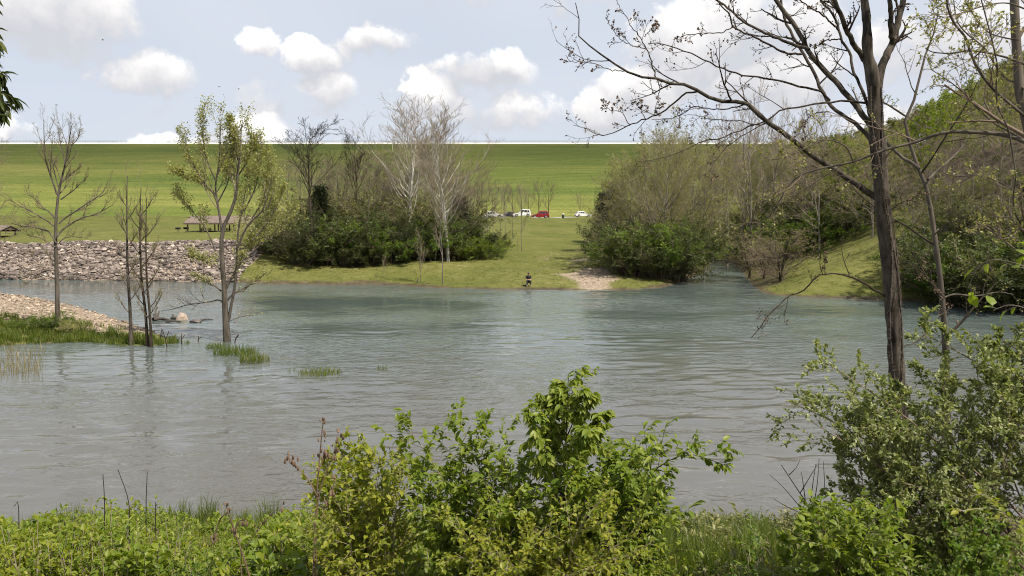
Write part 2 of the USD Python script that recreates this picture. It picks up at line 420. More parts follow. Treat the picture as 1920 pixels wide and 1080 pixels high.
def heights(x, y):
    """Height of the ground at plan points, and the colour masks (gravel, bare earth, dry grass)."""
    x, y = np.asarray(x, float).ravel(), np.asarray(y, float).ravel()
    pts = shapely.points(x, y)
    inside = shapely.contains(water_area, pts)
    sd = shapely.distance(shore, pts)
    on_bar = shapely.contains(gravel_bar, pts)
    P3 = np.stack([x, y, np.zeros_like(x)], 1)
    n1 = meshkit.fbm(P3 * .11, 4, 3) - .5
    n2 = meshkit.fbm(P3 * .7, 3, 8) - .5
    # the far side: riprap and terrace at left, the sloping lawn in the middle, the steep hill at right
    left = np.minimum(sd * .52, 3.75) + .006 * np.clip(y - 100, 0, 100) + 2.3 * sstep(y, 165, 205)
    mid = lawn(y - 0.0) * np.minimum(1, .25 + sd / 5) + .16 * np.minimum(sd, 1.2)
    xl = -34 + (y - 88) * .05
    wl = sstep(x, xl, xl + 10 + np.clip(y - 110, 0, 60) * .2)
    h = left * (1 - wl) + mid * wl
    xr = 22 + (y - 78) * .08
    right = np.minimum(.30 * sd, 9 + .02 * sd) + .45 * np.clip(x - 60 - .40 * np.clip(y - 150, 0, 3000) + 6 * n1, 0, None) * sstep(y, 55, 100) + .12 * np.clip(x - 34, 0, 30) * sstep(sd, 2, 16)
    right = np.minimum(right, 90 + .1 * x)
    wr = sstep(x, xr, xr + 6)
    h = h * (1 - wr) + right * wr
    near = np.minimum(.335 * sd, 5.7 + .02 * sd)
    wn = sstep(y, 30, 45) + sstep(np.abs(x), 60, 90) * sstep(y, -40, 20)
    wn = np.clip(wn, 0, 1)
    h = near * (1 - wn) + h * wn
    h = np.where(on_bar, np.minimum(.11 * sd, .75) + .12 * n2 * sstep(sd, 0, 1.5), h)
    h = h + np.where(on_bar, 0, (n1 * 1.2 * sstep(y, 60, 90) + n2 * .16) * sstep(sd, .3, 3))
    h = np.where(inside, -np.minimum(.22 * sd, 2.2) - .03, h + .02)
    # masks
    gravel = np.zeros_like(x)
    earth = np.zeros_like(x)
    dry = np.zeros_like(x)
    far_left = (y > 80) & (y < 130) & (wl < .5) & ~inside & ~on_bar
    gravel = np.where(far_left, 1 - sstep(sd, 8.2, 9.0), gravel)
    edge_in = shapely.distance(bar_edge, pts)
    upper = (y - (50 + .0 * x)) - (x + 25) * -.28
    gravel = np.where(on_bar, .35 + .65 * sstep(upper + 4 * n1 + 3 * n2, -3.5, 1), gravel)
    a, b = at(1108, 540, 78.5), at(1125, 470, 112)
    tt = np.clip((y - 78) / 36, 0, 1)
    cx = 8.0 + 2.6 * tt
    ramp = np.exp(-((x - cx) / (1.7 + 1.6 * tt)) ** 2) * (1 - sstep(y, 82, 92))
    ramp2 = np.exp(-((x - cx + 1) / (5.5 + 3 * tt)) ** 2) * sstep(y, 79, 82) * (1 - sstep(y, 96, 128)) * .50
    gravel = np.maximum(gravel, np.where(~inside & (y > 70), np.clip(ramp * 1.05 + ramp2 * (0.35 + 2.2 * np.clip(n2 + .12, 0, 1)), 0, 1), 0))
    path = np.exp(-((x - (24.5 + (y - 74) * .30)) / (1.0 + .05 * (y - 70))) ** 2) * sstep(y, 74, 80) * (1 - sstep(y, 92, 104))
    earth = np.where(~inside, np.maximum(path * .95, (1 - sstep(sd + 1.3 * n2, 0.2, 1.3)) * .8 * (y > 40) * (1 - ramp)), 1.0)
    earth = np.where(on_bar, .15 * (1 - gravel), earth)
    earth = np.where((y < 35) & ~inside, .55, earth)
    earth = np.where(y > 330, 0, earth)
    wood = sstep(x, 50, 62) * sstep(y, 50, 80)
    earth = np.maximum(earth, wood * .75)
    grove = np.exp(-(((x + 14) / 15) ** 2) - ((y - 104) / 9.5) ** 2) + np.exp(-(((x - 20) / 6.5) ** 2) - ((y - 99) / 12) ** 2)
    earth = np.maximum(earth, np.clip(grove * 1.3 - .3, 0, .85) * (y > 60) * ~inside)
    dry = np.clip(.35 + 1.6 * n1, 0, 1) * (y > 40) + .35 * (1 - sstep(y, 80, 130)) * (y > 60)
    return h, np.stack([np.clip(gravel, 0, 1), np.clip(earth, 0, 1), np.clip(dry, 0, 1)], 1)


def gz(x, y):
    return float(heights([x], [y])[0][0])


def spaced(*runs):
    out = []
    for a, b, s in runs:
        out.append(np.arange(a, b, s))
    return np.concatenate(out)


gx = spaced((-3000, -400, 200), (-400, -90, 10), (-90, -62, 2), (-62, 62, .75), (62, 130, 2), (130, 400, 10), (400, 3001, 200))
gy = spaced((-3000, -200, 200), (-200, -20, 12), (-20, 6, 2), (6, 24, .45), (24, 44, 1.2), (44, 140, .75), (140, 260, 3), (260, 500, 10), (500, 6001, 250))
GX, GY = np.meshgrid(gx, gy)
gh, gm = heights(GX, GY)
nx, ny = len(gx), len(gy)
idx = np.arange(nx * ny).reshape(ny, nx)
gf = np.concatenate([np.stack([idx[:-1, :-1], idx[:-1, 1:], idx[1:, 1:]], -1).reshape(-1, 3), np.stack([idx[:-1, :-1], idx[1:, 1:], idx[1:, :-1]], -1).reshape(-1, 3)])
gv = np.stack([GX.ravel(), GY.ravel(), gh], 1)


def vnormals(v, f):
    n = np.zeros_like(v)
    c = np.cross(v[f[:, 1]] - v[f[:, 0]], v[f[:, 2]] - v[f[:, 0]])
    for k in range(3):
        np.add.at(n, f[:, k], c)
    return unit(n)


material('ground', {
    'a': ('attribute', {'attribute': 'mask'}), 's': ('separate_xyz', {}), 'g': ('geometry', {}),
    'n1': ('noise_texture', {'scale': .22, 'detail': 5.0, 'roughness': .6}), 'n2': ('noise_texture', {'scale': 3.5, 'detail': 6.0, 'roughness': .7}), 'n3': ('noise_texture', {'scale': 1.1, 'detail': 4.0, 'roughness': .6}),
    'v': ('voronoi_texture', {'scale': 5.5, 'feature': 'f1'}),
    'gr': ('rgb_ramp', {'ramp': [(.30, (.058, .074, .015)), (.5, (.086, .097, .022)), (.68, (.122, .122, .036))]}),
    'gr2': ('rgb_ramp', {'ramp': [(.25, (.55, .6, .5)), (.5, (1, 1, 1)), (.75, (1.4, 1.3, 1.35))]}), 'gx': ('mix', {'mix_type': 'multiply', 'fac': 1.0}),
    'dryc': ('rgb_ramp', {'ramp': [(.3, (.10, .102, .027)), (.62, (.155, .145, .05)), (.75, (.26, .225, .12))]}), 'dx': ('mix', {}), 'dm': ('math', {'math_type': 'multiply', 'value2': .75}),
    'gravc': ('rgb_ramp', {'ramp': [(0, (.10, .078, .056)), (.4, (.22, .172, .128)), (.8, (.34, .275, .21))]}), 'vx': ('mix', {}),
    'ea': ('rgb_ramp', {'ramp': [(.3, (.045, .036, .022)), (.6, (.10, .08, .05)), (.75, (.15, .12, .08))]}), 'ex': ('mix', {}),
    'gm': ('math', {'math_type': 'add'}), 'gm2': ('math', {'math_type': 'multiply_add', 'value2': .9, 'value3': -.45}), 'gm3': ('map_range', {'range_type': 'smoothstep', 'from_min': .3, 'from_max': .7, 'clamp': True}),
    'em2': ('math', {'math_type': 'multiply_add', 'value2': .8, 'value3': -.4}), 'em': ('math', {'math_type': 'add'}), 'em3': ('map_range', {'range_type': 'smoothstep', 'from_min': .25, 'from_max': .75, 'clamp': True}),
    'b': ('bump', {'strength': .6, 'distance': .08}), 'p': ('principled_bsdf', {'roughness': 1.0, 'specular_ior_level': .1})},
    [('a.vector', 's.vector'), ('g.position', 'n1.vector'), ('g.position', 'n2.vector'), ('g.position', 'n3.vector'), ('g.position', 'v.vector'),
     ('n1.fac', 'gr.fac'), ('n2.fac', 'gr2.fac'), ('gr.color', 'gx.color1'), ('gr2.color', 'gx.color2'), ('n3.fac', 'dryc.fac'), ('s.z', 'dm.value1'), ('dm.value', 'dx.fac'), ('gx.color', 'dx.color1'), ('dryc.color', 'dx.color2'),
     ('n2.fac', 'em2.value1'), ('em2.value', 'em.value1'), ('s.y', 'em.value2'), ('em.value', 'em3.value'), ('em3.result', 'ex.fac'), ('dx.color', 'ex.color1'), ('n3.fac', 'ea.fac'), ('ea.color', 'ex.color2'),
     ('n2.fac', 'gm2.value1'), ('gm2.value', 'gm.value1'), ('s.x', 'gm.value2'), ('gm.value', 'gm3.value'), ('gm3.result', 'vx.fac'), ('ex.color', 'vx.color1'), ('v.distance', 'gravc.fac'), ('gravc.color', 'vx.color2'),
     ('vx.color', 'p.base_color'), ('n2.fac', 'b.height'), ('b.normal', 'p.normal')], 'p.BSDF')
tag(part('ground', '/World', gv, gf, mats['ground'], vnormals(gv, gf), prim={'mask': gm}), kind='structure')

# ------------------------------------------------------------------ the river: a sheet with low waves
wx = spaced((-330, -70, 6), (-70, 70, .3), (70, 200, 6))
wy = np.concatenate([np.geomspace(9, 100, 640), np.linspace(101, 150, 30)])
WX, WY = np.meshgrid(wx, wy)
P3 = np.stack([WX, WY, np.zeros_like(WX)], -1)
patch = meshkit.fbm(P3 * np.array([.035, .05, 0]) + 5, 3, 21)
wz = (meshkit.noise(P3 * np.array([.55, 1.25, 0]) + 3.3, 5) - .5) * .06 + (meshkit.noise(P3 * np.array([1.1, 2.3, 0]) + 9.1, 6) - .5) * .045 + (meshkit.noise(P3 * np.array([2.3, 4.2, 0]) + 1.7, 9) - .5) * .022
wz = wz * (.35 + 1.3 * np.clip(patch * 2 - .5, 0, 1)) * np.clip(WY / 30, .55, 1.0)
wz *= np.where(np.abs(WX) < 68, 1, 0)
wi = np.arange(WX.size).reshape(WX.shape)
wf = np.concatenate([np.stack([wi[:-1, :-1], wi[:-1, 1:], wi[1:, 1:]], -1).reshape(-1, 3), np.stack([wi[:-1, :-1], wi[1:, 1:], wi[1:, :-1]], -1).reshape(-1, 3)])
wv = np.stack([WX.ravel(), WY.ravel(), wz.ravel()], 1)
material('water', {
    'g': ('geometry', {}), 'm1': ('mapping', {'scale': (1.0, 1.9, 1.0), 'rotation': (0, 0, .12)}), 'n1': ('noise_texture', {'scale': 1.7, 'detail': 2.5, 'roughness': .5, 'distortion': .7}),
    'm2': ('mapping', {'scale': (.05, .085, 1.0), 'rotation': (0, 0, -.1)}), 'n2': ('noise_texture', {'scale': 1.0, 'detail': 4.0, 'roughness': .6}),
    'st': ('map_range', {'range_type': 'smoothstep', 'from_min': .40, 'from_max': .64, 'to_min': .06, 'to_max': 1.0, 'clamp': True}), 'sy': ('separate_xyz', {}), 'near': ('map_range', {'range_type': 'smoothstep', 'from_min': 20.0, 'from_max': 56.0, 'clamp': True}), 'nc': ('mix', {'color1': (.098, .096, .088)}),
    'c': ('rgb_ramp', {'ramp': [(.3, (.062, .078, .072)), (.55, (.080, .101, .094)), (.75, (.108, .130, .122))]}),
    'b': ('bump', {'distance': .14}), 'p': ('principled_bsdf', {'roughness': .02, 'ior': 1.33, 'specular_ior_level': .5})},
    [('g.position', 'm1.vector'), ('m1.vector', 'n1.vector'), ('g.position', 'm2.vector'), ('m2.vector', 'n2.vector'), ('n2.fac', 'st.value'), ('st.result', 'b.strength'), ('n1.fac', 'b.height'), ('b.normal', 'p.normal'), ('n2.fac', 'c.fac'), ('c.color', 'nc.color2'), ('g.position', 'sy.vector'), ('sy.y', 'near.value'), ('near.result', 'nc.fac'), ('nc.color', 'p.base_color')], 'p.BSDF')
tag(part('river_water', '/World', wv, wf, mats['water'], vnormals(wv, wf)), kind='structure')

# ------------------------------------------------------------------ the grass dam with its crest road and rail
dxs = np.concatenate([np.linspace(-900, -260, 20), np.linspace(-250, 180, 110), np.linspace(190, 420, 14)])
dys = np.concatenate([np.linspace(190, DAM_Y - 1.5, 46), [DAM_Y - .4, DAM_Y]])
DX, DY = np.meshgrid(dxs, dys)
DZ = DAM_Z - (DAM_Y - DY) * DAM_SLOPE
Q = np.stack([DX, DY, np.zeros_like(DX)], -1)
DZ = DZ + (meshkit.fbm(Q * .02, 3, 31) - .5) * 1.1 * sstep(DAM_Y - DY, 3, 25)
di = np.arange(DX.size).reshape(DX.shape)
df = np.concatenate([np.stack([di[:-1, :-1], di[:-1, 1:], di[1:, 1:]], -1).reshape(-1, 3), np.stack([di[:-1, :-1], di[1:, 1:], di[1:, :-1]], -1).reshape(-1, 3)])
dv = np.stack([DX.ravel(), DY.ravel(), DZ.ravel()], 1)
back = np.array([[-900, DAM_Y, DAM_Z - .02], [420, DAM_Y, DAM_Z - .02], [420, DAM_Y + 12, DAM_Z - .02], [-900, DAM_Y + 12, DAM_Z - .02], [420, DAM_Y + 160, 2], [-900, DAM_Y + 160, 2]])
dfa = np.vstack([df, np.array([[0, 1, 2], [0, 2, 3], [3, 2, 4], [3, 4, 5]]) + len(dv)])
dva = np.vstack([dv, back])
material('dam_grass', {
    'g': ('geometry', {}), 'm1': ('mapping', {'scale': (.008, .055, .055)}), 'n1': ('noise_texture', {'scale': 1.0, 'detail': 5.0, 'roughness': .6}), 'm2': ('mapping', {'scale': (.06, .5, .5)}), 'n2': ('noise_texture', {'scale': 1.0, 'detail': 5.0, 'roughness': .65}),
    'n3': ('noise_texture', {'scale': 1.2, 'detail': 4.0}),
    'r1': ('rgb_ramp', {'ramp': [(.28, (.050, .078, .015)), (.48, (.086, .106, .023)), (.68, (.138, .142, .038))]}), 'sz': ('separate_xyz', {}), 'hz': ('map_range', {'range_type': 'smoothstep', 'from_min': 8.0, 'from_max': 36.0, 'to_min': 1.18, 'to_max': .55, 'clamp': True}), 'hx': ('mix', {'mix_type': 'multiply', 'fac': 1.0}), 'r2': ('rgb_ramp', {'ramp': [(.28, (.68, .76, .65)), (.5, (1, 1, 1)), (.72, (1.25, 1.14, 1.2))]}), 'r3': ('rgb_ramp', {'ramp': [(.3, (.8, .8, .8)), (.7, (1.2, 1.2, 1.2))]}),  # cloud shadow below the crest put into the grass colour, darker with height
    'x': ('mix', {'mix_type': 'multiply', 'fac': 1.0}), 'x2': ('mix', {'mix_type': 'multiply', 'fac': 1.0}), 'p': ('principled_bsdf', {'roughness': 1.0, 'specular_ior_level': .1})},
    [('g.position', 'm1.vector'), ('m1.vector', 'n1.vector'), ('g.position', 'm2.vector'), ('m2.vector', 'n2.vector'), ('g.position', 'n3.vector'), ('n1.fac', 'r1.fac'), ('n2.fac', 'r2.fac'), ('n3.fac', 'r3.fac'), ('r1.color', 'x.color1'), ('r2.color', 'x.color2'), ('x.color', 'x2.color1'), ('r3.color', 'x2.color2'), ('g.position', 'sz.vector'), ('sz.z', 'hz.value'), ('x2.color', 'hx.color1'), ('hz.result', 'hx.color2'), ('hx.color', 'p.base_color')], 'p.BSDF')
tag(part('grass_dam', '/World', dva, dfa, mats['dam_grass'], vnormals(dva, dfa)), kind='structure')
plain_mat('pale_concrete', (.62, .61, .58), .8, .08, 1.0)
plain_mat('galvanised', (.30, .31, .32), .5, .15, 1.0, .3)
plain_mat('asphalt', (.06, .06, .06), .95, .25, 2.0)


def box(x0, x1, y0, y1, z0, z1):
    b = trimesh.creation.box([x1 - x0, y1 - y0, z1 - z0])
    b.apply_translation([(x0 + x1) / 2, (y0 + y1) / 2, (z0 + z1) / 2])
    return b


tag(tmesh('crest_road', '/World', box(-900, 420, DAM_Y + 1.6, DAM_Y + 9, DAM_Z - .3, DAM_Z + .06), mats['asphalt'], False), kind='structure')
wall = thing('crest_wall', 'long white concrete barrier along the top of the grass dam', 'barrier', (0, DAM_Y + .6, DAM_Z))
prof = Polygon([(0, -.3), (.5, -.3), (.5, .12), (.34, .3), (.30, .78), (.20, .78), (.16, .3), (0, .12)])
for k in range(66):
    e = trimesh.creation.extrude_polygon(prof, 9.95, engine='earcut')
    e.apply_transform(np.array([[0, 0, 1, -330 + 10 * k], [1, 0, 0, 0], [0, 1, 0, 0], [0, 0, 0, 1.0]]))
    tmesh('barrier_section', wall, e, mats['pale_concrete'], False)
rail = thing('crest_rail', 'thin dark metal rail on posts above the white barrier on the dam', 'railing', (0, DAM_Y + 1.15, DAM_Z))
v, f, n = tubes(np.array([[[-330, 0, 1.45], [330, 0, 1.45]], [[-330, 0, 1.05], [330, 0, 1.05]]]), np.full((2, 2), .06), 6)
part('rail_tube', rail, v, f, mats['galvanised'], n)
for k in range(110):
    tmesh('post', rail, box(-330 + 6 * k - .05, -330 + 6 * k + .05, -.05, .05, -.1, 1.5), mats['galvanised'], False)
# ------------------------------------------------------------------ kinds of tree and bush that stand beyond the water
def top_of(root):
    zs = [np.array(UsdGeom.Mesh(c).GetPointsAttr().Get())[:, 2] for c in root.GetAllChildren()]
    return float(np.percentile(np.concatenate(zs), 99.9))


def tree_kind(name, seed, H=18, r=.2, limbs=9, t0=.3, ang=.6, up=.22, lf=.62, n2=7, n3=5, n4=3, bark='bark_gray', twig='twig_red', leaf=None, lpt=0, lsize=.2, stems=1, lean=.05, wob=.06, lw=.4, rt=.012, lf2=.5):
    rng = np.random.default_rng(seed)
    root = kind_root(name)
    P = []
    for k in range(stems):
        a = rng.uniform(0, 6.28)
        sp = (.10 + .1 * rng.random()) * H if stems > 1 else lean * H
        h = H * (1 if k == 0 else rng.uniform(.75, .97))
        pts = [(0, 0, -.5)] + [(math.cos(a) * sp * q**1.2 + rng.normal() * .012 * H * q, math.sin(a) * sp * q**1.2 + rng.normal() * .012 * H * q, h * q) for q in (.12, .3, .5, .7, .86, 1)]
        if stems > 1:
            pts[0] = (math.cos(a) * .15, math.sin(a) * .15, -.5)
        P.append(resample(pts, 14))
    P = np.array(P)
    R = np.array([taper(P[0], r * (1 if stems == 1 else .7), .02, 1.1)] * len(P))
    R[:, 0] *= 1.35
    v, f, n = tubes(P, R, 8)
    part('trunk', root, v, f, mats[bark], n)
    L1, R1 = grow(rng, P, R, limbs, t0, .97, ang, lf, .62, up, wob, 8, .25, .6)
    for a, b in zip(L1, R1):
        v, f, n = tubes(a[None], b[None], 5)
        part('limb', root, v, f, mats[bark], n)
    L2, R2 = grow(rng, L1, R1, n2, .18, 1, ang * .85, lf2, .6, up * .9, wob * 1.4, 6, .3, .45, rt * 1.6)
    L3, R3 = grow(rng, L2, R2, n3, .15, 1, ang * .8, .5, .7, up * .7, wob * 1.6, 4, .4, .4, rt * 1.2)
    tw = [tubes(L2, R2, 4), tubes(L3, R3, 3)]
    last = L3
    if n4:
        L4, R4 = grow(rng, L3, R3, n4, .2, 1, ang * .8, .55, .7, up * .6, wob * 1.6, 3, .5, .4, rt)
        tw.append(tubes(L4, R4, 3))
        last = L4
    v, f, n = join(*tw)
    part('twigs', root, v, f, mats[twig], n, kind='stuff')
    if leaf:
        pos, d = along(rng, last, lpt, .3, 1.0)
        keep = rng.random(len(pos)) < .85
        pos, d = pos[keep], d[keep]
        lv, lt, lr = leaves(rng, pos, d + rng.normal(size=d.shape) * .7, lsize * rng.uniform(.6, 1.3, len(pos)), lw)
        v, f, rr = leaf_mesh(lv, lt, lr)
        part('foliage', root, v, f, mats[leaf], None, rr, kind='stuff')
    return root, top_of(root)


def bush_kind(name, seed, H=4.5, spread=.75, stems=16, n2=8, n3=6, leaf='leaf_dark', lpt=22, lsize=.115, twig='twig_red', lw=.42, up=.10, base=.7):
    rng = np.random.default_rng(seed)
    root = kind_root(name)
    P = []
    for k in range(stems):
        a = k * 2.4 + rng.normal() * .4
        th = spread * math.sqrt((k + .5) / stems) * rng.uniform(.85, 1.15)
        L = H * rng.uniform(.75, 1.05) * (1 - .18 * th)
        b = np.array([math.cos(a), math.sin(a), 0]) * base * rng.random()
        d = np.array([math.cos(a) * math.sin(th), math.sin(a) * math.sin(th), math.cos(th)])
        bow = np.array([math.cos(a), math.sin(a), -.6]) * .18 * L
        P.append(resample([b - [0, 0, .3], b + d * L * .35, b + d * L * .7 + bow * .3, b + d * L + bow * .8], 8))
    P = np.array(P)
    R = np.array([taper(p, .045, .012) for p in P])
    v, f, n = tubes(P, R, 5)
    part('stems', root, v, f, mats[twig], n)
    L2, R2 = grow(rng, P, R, n2, .12, 1, .8, .42, .6, up, .12, 5, .4, .45, .012)
    L3, R3 = grow(rng, L2, R2, n3, .15, 1, .8, .5, .7, up * .4, .15, 3, .4, .4, .009)
    v, f, n = join(tubes(L2, R2, 3), tubes(L3, R3, 3))
    part('twigs', root, v, f, mats[twig], n, kind='stuff')
    pos, d = along(rng, L3, lpt, .1, 1.0)
    pos = pos + rng.normal(size=pos.shape) * .06
    lv, lt, lr = leaves(rng, pos, d + rng.normal(size=d.shape) * .8, lsize * rng.uniform(.6, 1.35, len(pos)), lw)
    v, f, rr = leaf_mesh(lv, lt, lr)
    part('foliage', root, v, f, mats[leaf], None, rr, kind='stuff')
    return root, top_of(root)


def conifer_kind(name, seed, H=8.0, width=.26):
    rng = np.random.default_rng(seed)
    root = kind_root(name)
    P = resample([(0, 0, -.3), (.05, .02, H * .5), (0, .04, H)], 10)[None]
    R = taper(P, .14, .015)
    v, f, n = tubes(P, np.atleast_2d(R), 6)
    part('trunk', root, v, f, mats['bark_brown'], n)
    M = 130
    t = np.sqrt(rng.random(M)) * .0 + np.linspace(.06, .98, M)
    a = np.arange(M) * 2.4
    L = width * H * (1 - t) ** .8 * rng.uniform(.65, 1.15, M) + .25
    p0 = np.stack([np.zeros(M), np.zeros(M), t * H], 1)
    d = np.stack([np.cos(a), np.sin(a), np.full(M, .25)], 1)
    C = np.stack([p0, p0 + d * L[:, None] * .5, p0 + d * L[:, None] + np.array([0, 0, .12])], 1)
    v, f, n = tubes(C, np.tile([.03, .02, .008], (M, 1)), 3)
    part('limbs', root, v, f, mats['bark_brown'], n)
    pos, dd = along(rng, C, 60, .12, 1.0)
    pos = pos + rng.normal(size=pos.shape) * .13
    lv, lt, lr = leaves(rng, pos, dd + rng.normal(size=dd.shape) * .7, .24 * rng.uniform(.6, 1.3, len(pos)), .28)
    v, f, rr = leaf_mesh(lv, lt, lr)
    part('foliage', root, v, f, mats['leaf_cedar'], None, rr, kind='stuff')
    return root, H


KIND = {
    'sycamore': tree_kind('sycamore', 11, 21, .24, 12, .30, .62, .13, .50, 8, 5, 3, 'bark_white', 'twig_tan', stems=3, rt=.014),
    'tall_bare': tree_kind('tall_bare', 12, 20, .22, 16, .22, .62, .15, .52, 8, 5, 3, 'bark_gray', 'twig_tan', rt=.014),
    'brown_bare': tree_kind('brown_bare', 13, 14, .15, 16, .2, .85, .08, .56, 7, 5, 3, 'bark_gray', 'twig_red', rt=.012),
    'dark_bare': tree_kind('dark_bare', 14, 18, .2, 14, .5, .7, .08, .42, 8, 5, 4, 'bark_brown', 'twig_dark', rt=.014),
    'budding': tree_kind('budding', 15, 16, .17, 20, .16, .85, .10, .58, 8, 5, 3, 'bark_gray', 'twig_tan', 'leaf_bud', 3, .21, rt=.012),
    'budding_tall': tree_kind('budding_tall', 16, 20, .2, 20, .2, .7, .12, .52, 8, 5, 3, 'bark_gray', 'twig_tan', 'leaf_bud', 3, .18, rt=.012),
    'leafing': tree_kind('leafing', 17, 13, .16, 14, .16, .8, .1, .5, 7, 5, 3, 'bark_gray', 'twig_tan', 'leaf_bright', 7, .24, rt=.012),
    'olive_tree': tree_kind('olive_tree', 18, 13, .16, 14, .14, .85, .08, .5, 7, 5, 3, 'bark_gray', 'twig_red', 'leaf_olive', 5, .22, rt=.012),
    'park_tree': tree_kind('park_tree', 19, 9, .17, 7, .26, .72, .10, .8, 7, 5, 3, 'bark_brown', 'twig_red', rt=.016),
    'sapling_bare': tree_kind('sapling_bare', 20, 6, .05, 10, .25, .55, .2, .42, 5, 3, 0, 'bark_gray', 'twig_tan', 'leaf_bud', 2, .12, rt=.010),
    'pole_tree': tree_kind('pole_tree', 21, 11, .075, 15, .3, .6, .2, .3, 5, 3, 2, 'bark_gray', 'twig_tan', 'leaf_bud', 1, .10, rt=.010),
    'thicket_shrub': tree_kind('thicket_shrub', 22, 6, .06, 8, .1, .85, .02, .62, 5, 3, 2, 'bark_brown', 'twig_red', 'leaf_bud', 1, .12, stems=6, rt=.011),
    'dark_bush': bush_kind('dark_bush', 31, 4.6, .85),
    'dark_bush_tall': bush_kind('dark_bush_tall', 32, 6.5, .6, 18, 8, 6, 'leaf_dark', 22, .115),
    'green_bush': bush_kind('green_bush', 33, 4.0, .95, 16, 8, 6, 'leaf_green', 20, .115),
    'olive_bush': bush_kind('olive_bush', 34, 5.2, .8, 16, 8, 6, 'leaf_olive', 13, .115, 'twig_tan'),
    'pale_bush': bush_kind('pale_bush', 35, 4.6, .9, 15, 8, 6, 'leaf_pale', 8, .14, 'twig_tan'),
    'bright_bush': bush_kind('bright_bush', 37, 3.8, .95, 16, 8, 6, 'leaf_bright', 12, .13),
    'cedar': conifer_kind('cedar', 36, 8.0),
}
ROT = np.random.default_rng(77)


def plant(kind, name, label, cat, px, Y, top, group=None, wide=1.0, rot=None, sink=0.0):
    """A copy whose foot stands at the ground on pixel column px, Y metres off, and whose top reaches pixel row top."""
    root, H = KIND[kind]
    p = at(px, 540, Y)
    g = gz(p[0], p[1]) - sink
    h = EYE[2] + ray(px, top)[2] * Y - g
    s = h / H
    return copy_of(root, name, label, cat, (p[0], p[1], g), ROT.uniform(0, 360) if rot is None else rot, (s * wide, s * wide, s), group)


SHADE = {'dark_bush': 'dark green rounded', 'dark_bush_tall': 'tall dark green', 'green_bush': 'mid green', 'olive_bush': 'brownish olive', 'bright_bush': 'bright yellow-green'}


def where(v, edges, words):
    return words[int(np.searchsorted(edges, v))]


# the grove on the far bank, in the middle
G1 = 'dense dark bushes of the middle grove'
for px, Y, top, k in [(508, 92, 440, 'dark_bush'), (560, 91, 400, 'dark_bush_tall'), (612, 92, 392, 'dark_bush'), (640, 96, 372, 'dark_bush_tall'), (672, 93, 405, 'green_bush'), (715, 93.5, 410, 'dark_bush'),
                      (742, 99, 378, 'olive_bush'), (772, 94.5, 400, 'green_bush'), (815, 96, 402, 'dark_bush'), (846, 100, 372, 'dark_bush_tall'), (872, 97, 428, 'bright_bush'), (905, 101, 428, 'dark_bush'), (930, 104, 442, 'bright_bush'), (898, 98, 442, 'green_bush'),
                      (590, 101, 362, 'olive_bush'), (690, 103, 360, 'olive_bush'), (800, 105, 362, 'olive_bush'), (640, 106, 352, 'olive_bush'), (750, 107, 350, 'olive_bush'), (575, 90.0, 452, 'dark_bush'), (640, 90.4, 458, 'dark_bush'), (735, 91.5, 455, 'dark_bush'), (690, 91.0, 450, 'dark_bush')]:
    plant(k, 'leafy_bush', f"{SHADE[k]} bush, {where(Y, (92.3, 98), ('front', 'middle', 'back'))} row of the far grove, {where(px, (570, 625, 680, 735, 790, 850, 900), ('left end', 'left part', 'left of the cedar and centre', 'left of the centre', 'centre', 'right of the centre', 'right part', 'right end'))}", 'bush', px, Y, top, G1, 1.25, sink=.2)
for px, Y, top in [(488, 93, 405), (520, 96, 382)]:
    plant('pale_bush', 'pale_bush', f"{'lower' if px < 500 else 'taller'} pale yellow-green bush at the left end of the far grove beside the riprap", 'bush', px, Y, top, 'pale bushes at the left end of the grove', 1.2, sink=.2)
plant('cedar', 'cedar_tree', 'dark pointed cedar rising from the left part of the far grove', 'tree', 604, 97, 350, wide=1.35)
plant('cedar', 'cedar_tree', 'broad dark cedar at the right part of the far grove', 'tree', 862, 103, 368, wide=1.6)
plant('dark_bare', 'bare_tree', 'dark bare tree with a dense rounded top at the left of the far grove', 'tree', 583, 90, 214, wide=1.25)
plant('dark_bare', 'bare_tree', 'thin dark leafless tree rising just over the dam between two larger bare trees', 'tree', 668, 100, 240, wide=.9)
plant('sycamore', 'sycamore_tree', 'tall white-limbed bare sycamore, the highest tree of the far grove', 'tree', 768, 101, 163, wide=1.45, rot=40)
plant('sycamore', 'sycamore_tree', 'bare pale sycamore with spreading top at the right of the far grove', 'tree', 842, 93, 190, wide=1.4, rot=200)
for px, Y, top in [(545, 104, 290), (630, 108, 300), (700, 106, 285), (735, 109, 300), (885, 108, 305), (610, 105, 318), (680, 108, 312), (720, 104, 325), (760, 106, 320), (840, 108, 318), (565, 99, 300), (598, 98, 290), (645, 102, 282), (690, 100, 300), (712, 108, 278), (792, 107, 285), (862, 104, 290), (822, 103, 300), (655, 111, 310), (806, 110, 255), (915, 112, 330), (765, 111, 310)]:
    plant('brown_bare', 'bare_tree', f"slender brown bare tree in the far grove, {where(px, (600, 640, 690, 725, 750, 790, 850, 900), ('at its left end', 'behind the dark bare tree', 'left of the thin dark tree', 'right of the thin dark tree', 'left of the white sycamore', 'behind the white sycamore', 'between both sycamores', 'right of the sycamores', 'at its right end'))}", 'tree', px, Y, top, 'brown bare trees in the far grove', 1.15)
for px, Y, top, lab in [(720, 84.5, 470, 'small bare sapling on the far bank, left of two taller saplings by the water'), (789, 82, 425, 'thin bare sapling standing at the water edge of the far bank'), (830, 80, 330, 'tall thin bare tree at the very edge of the far bank'),
                        (978, 106, 332, 'slender bare tree standing alone on the lawn right of the grove')]:
    plant('pole_tree' if top < 400 else 'sapling_bare', 'young_tree', lab, 'tree', px, Y, top)
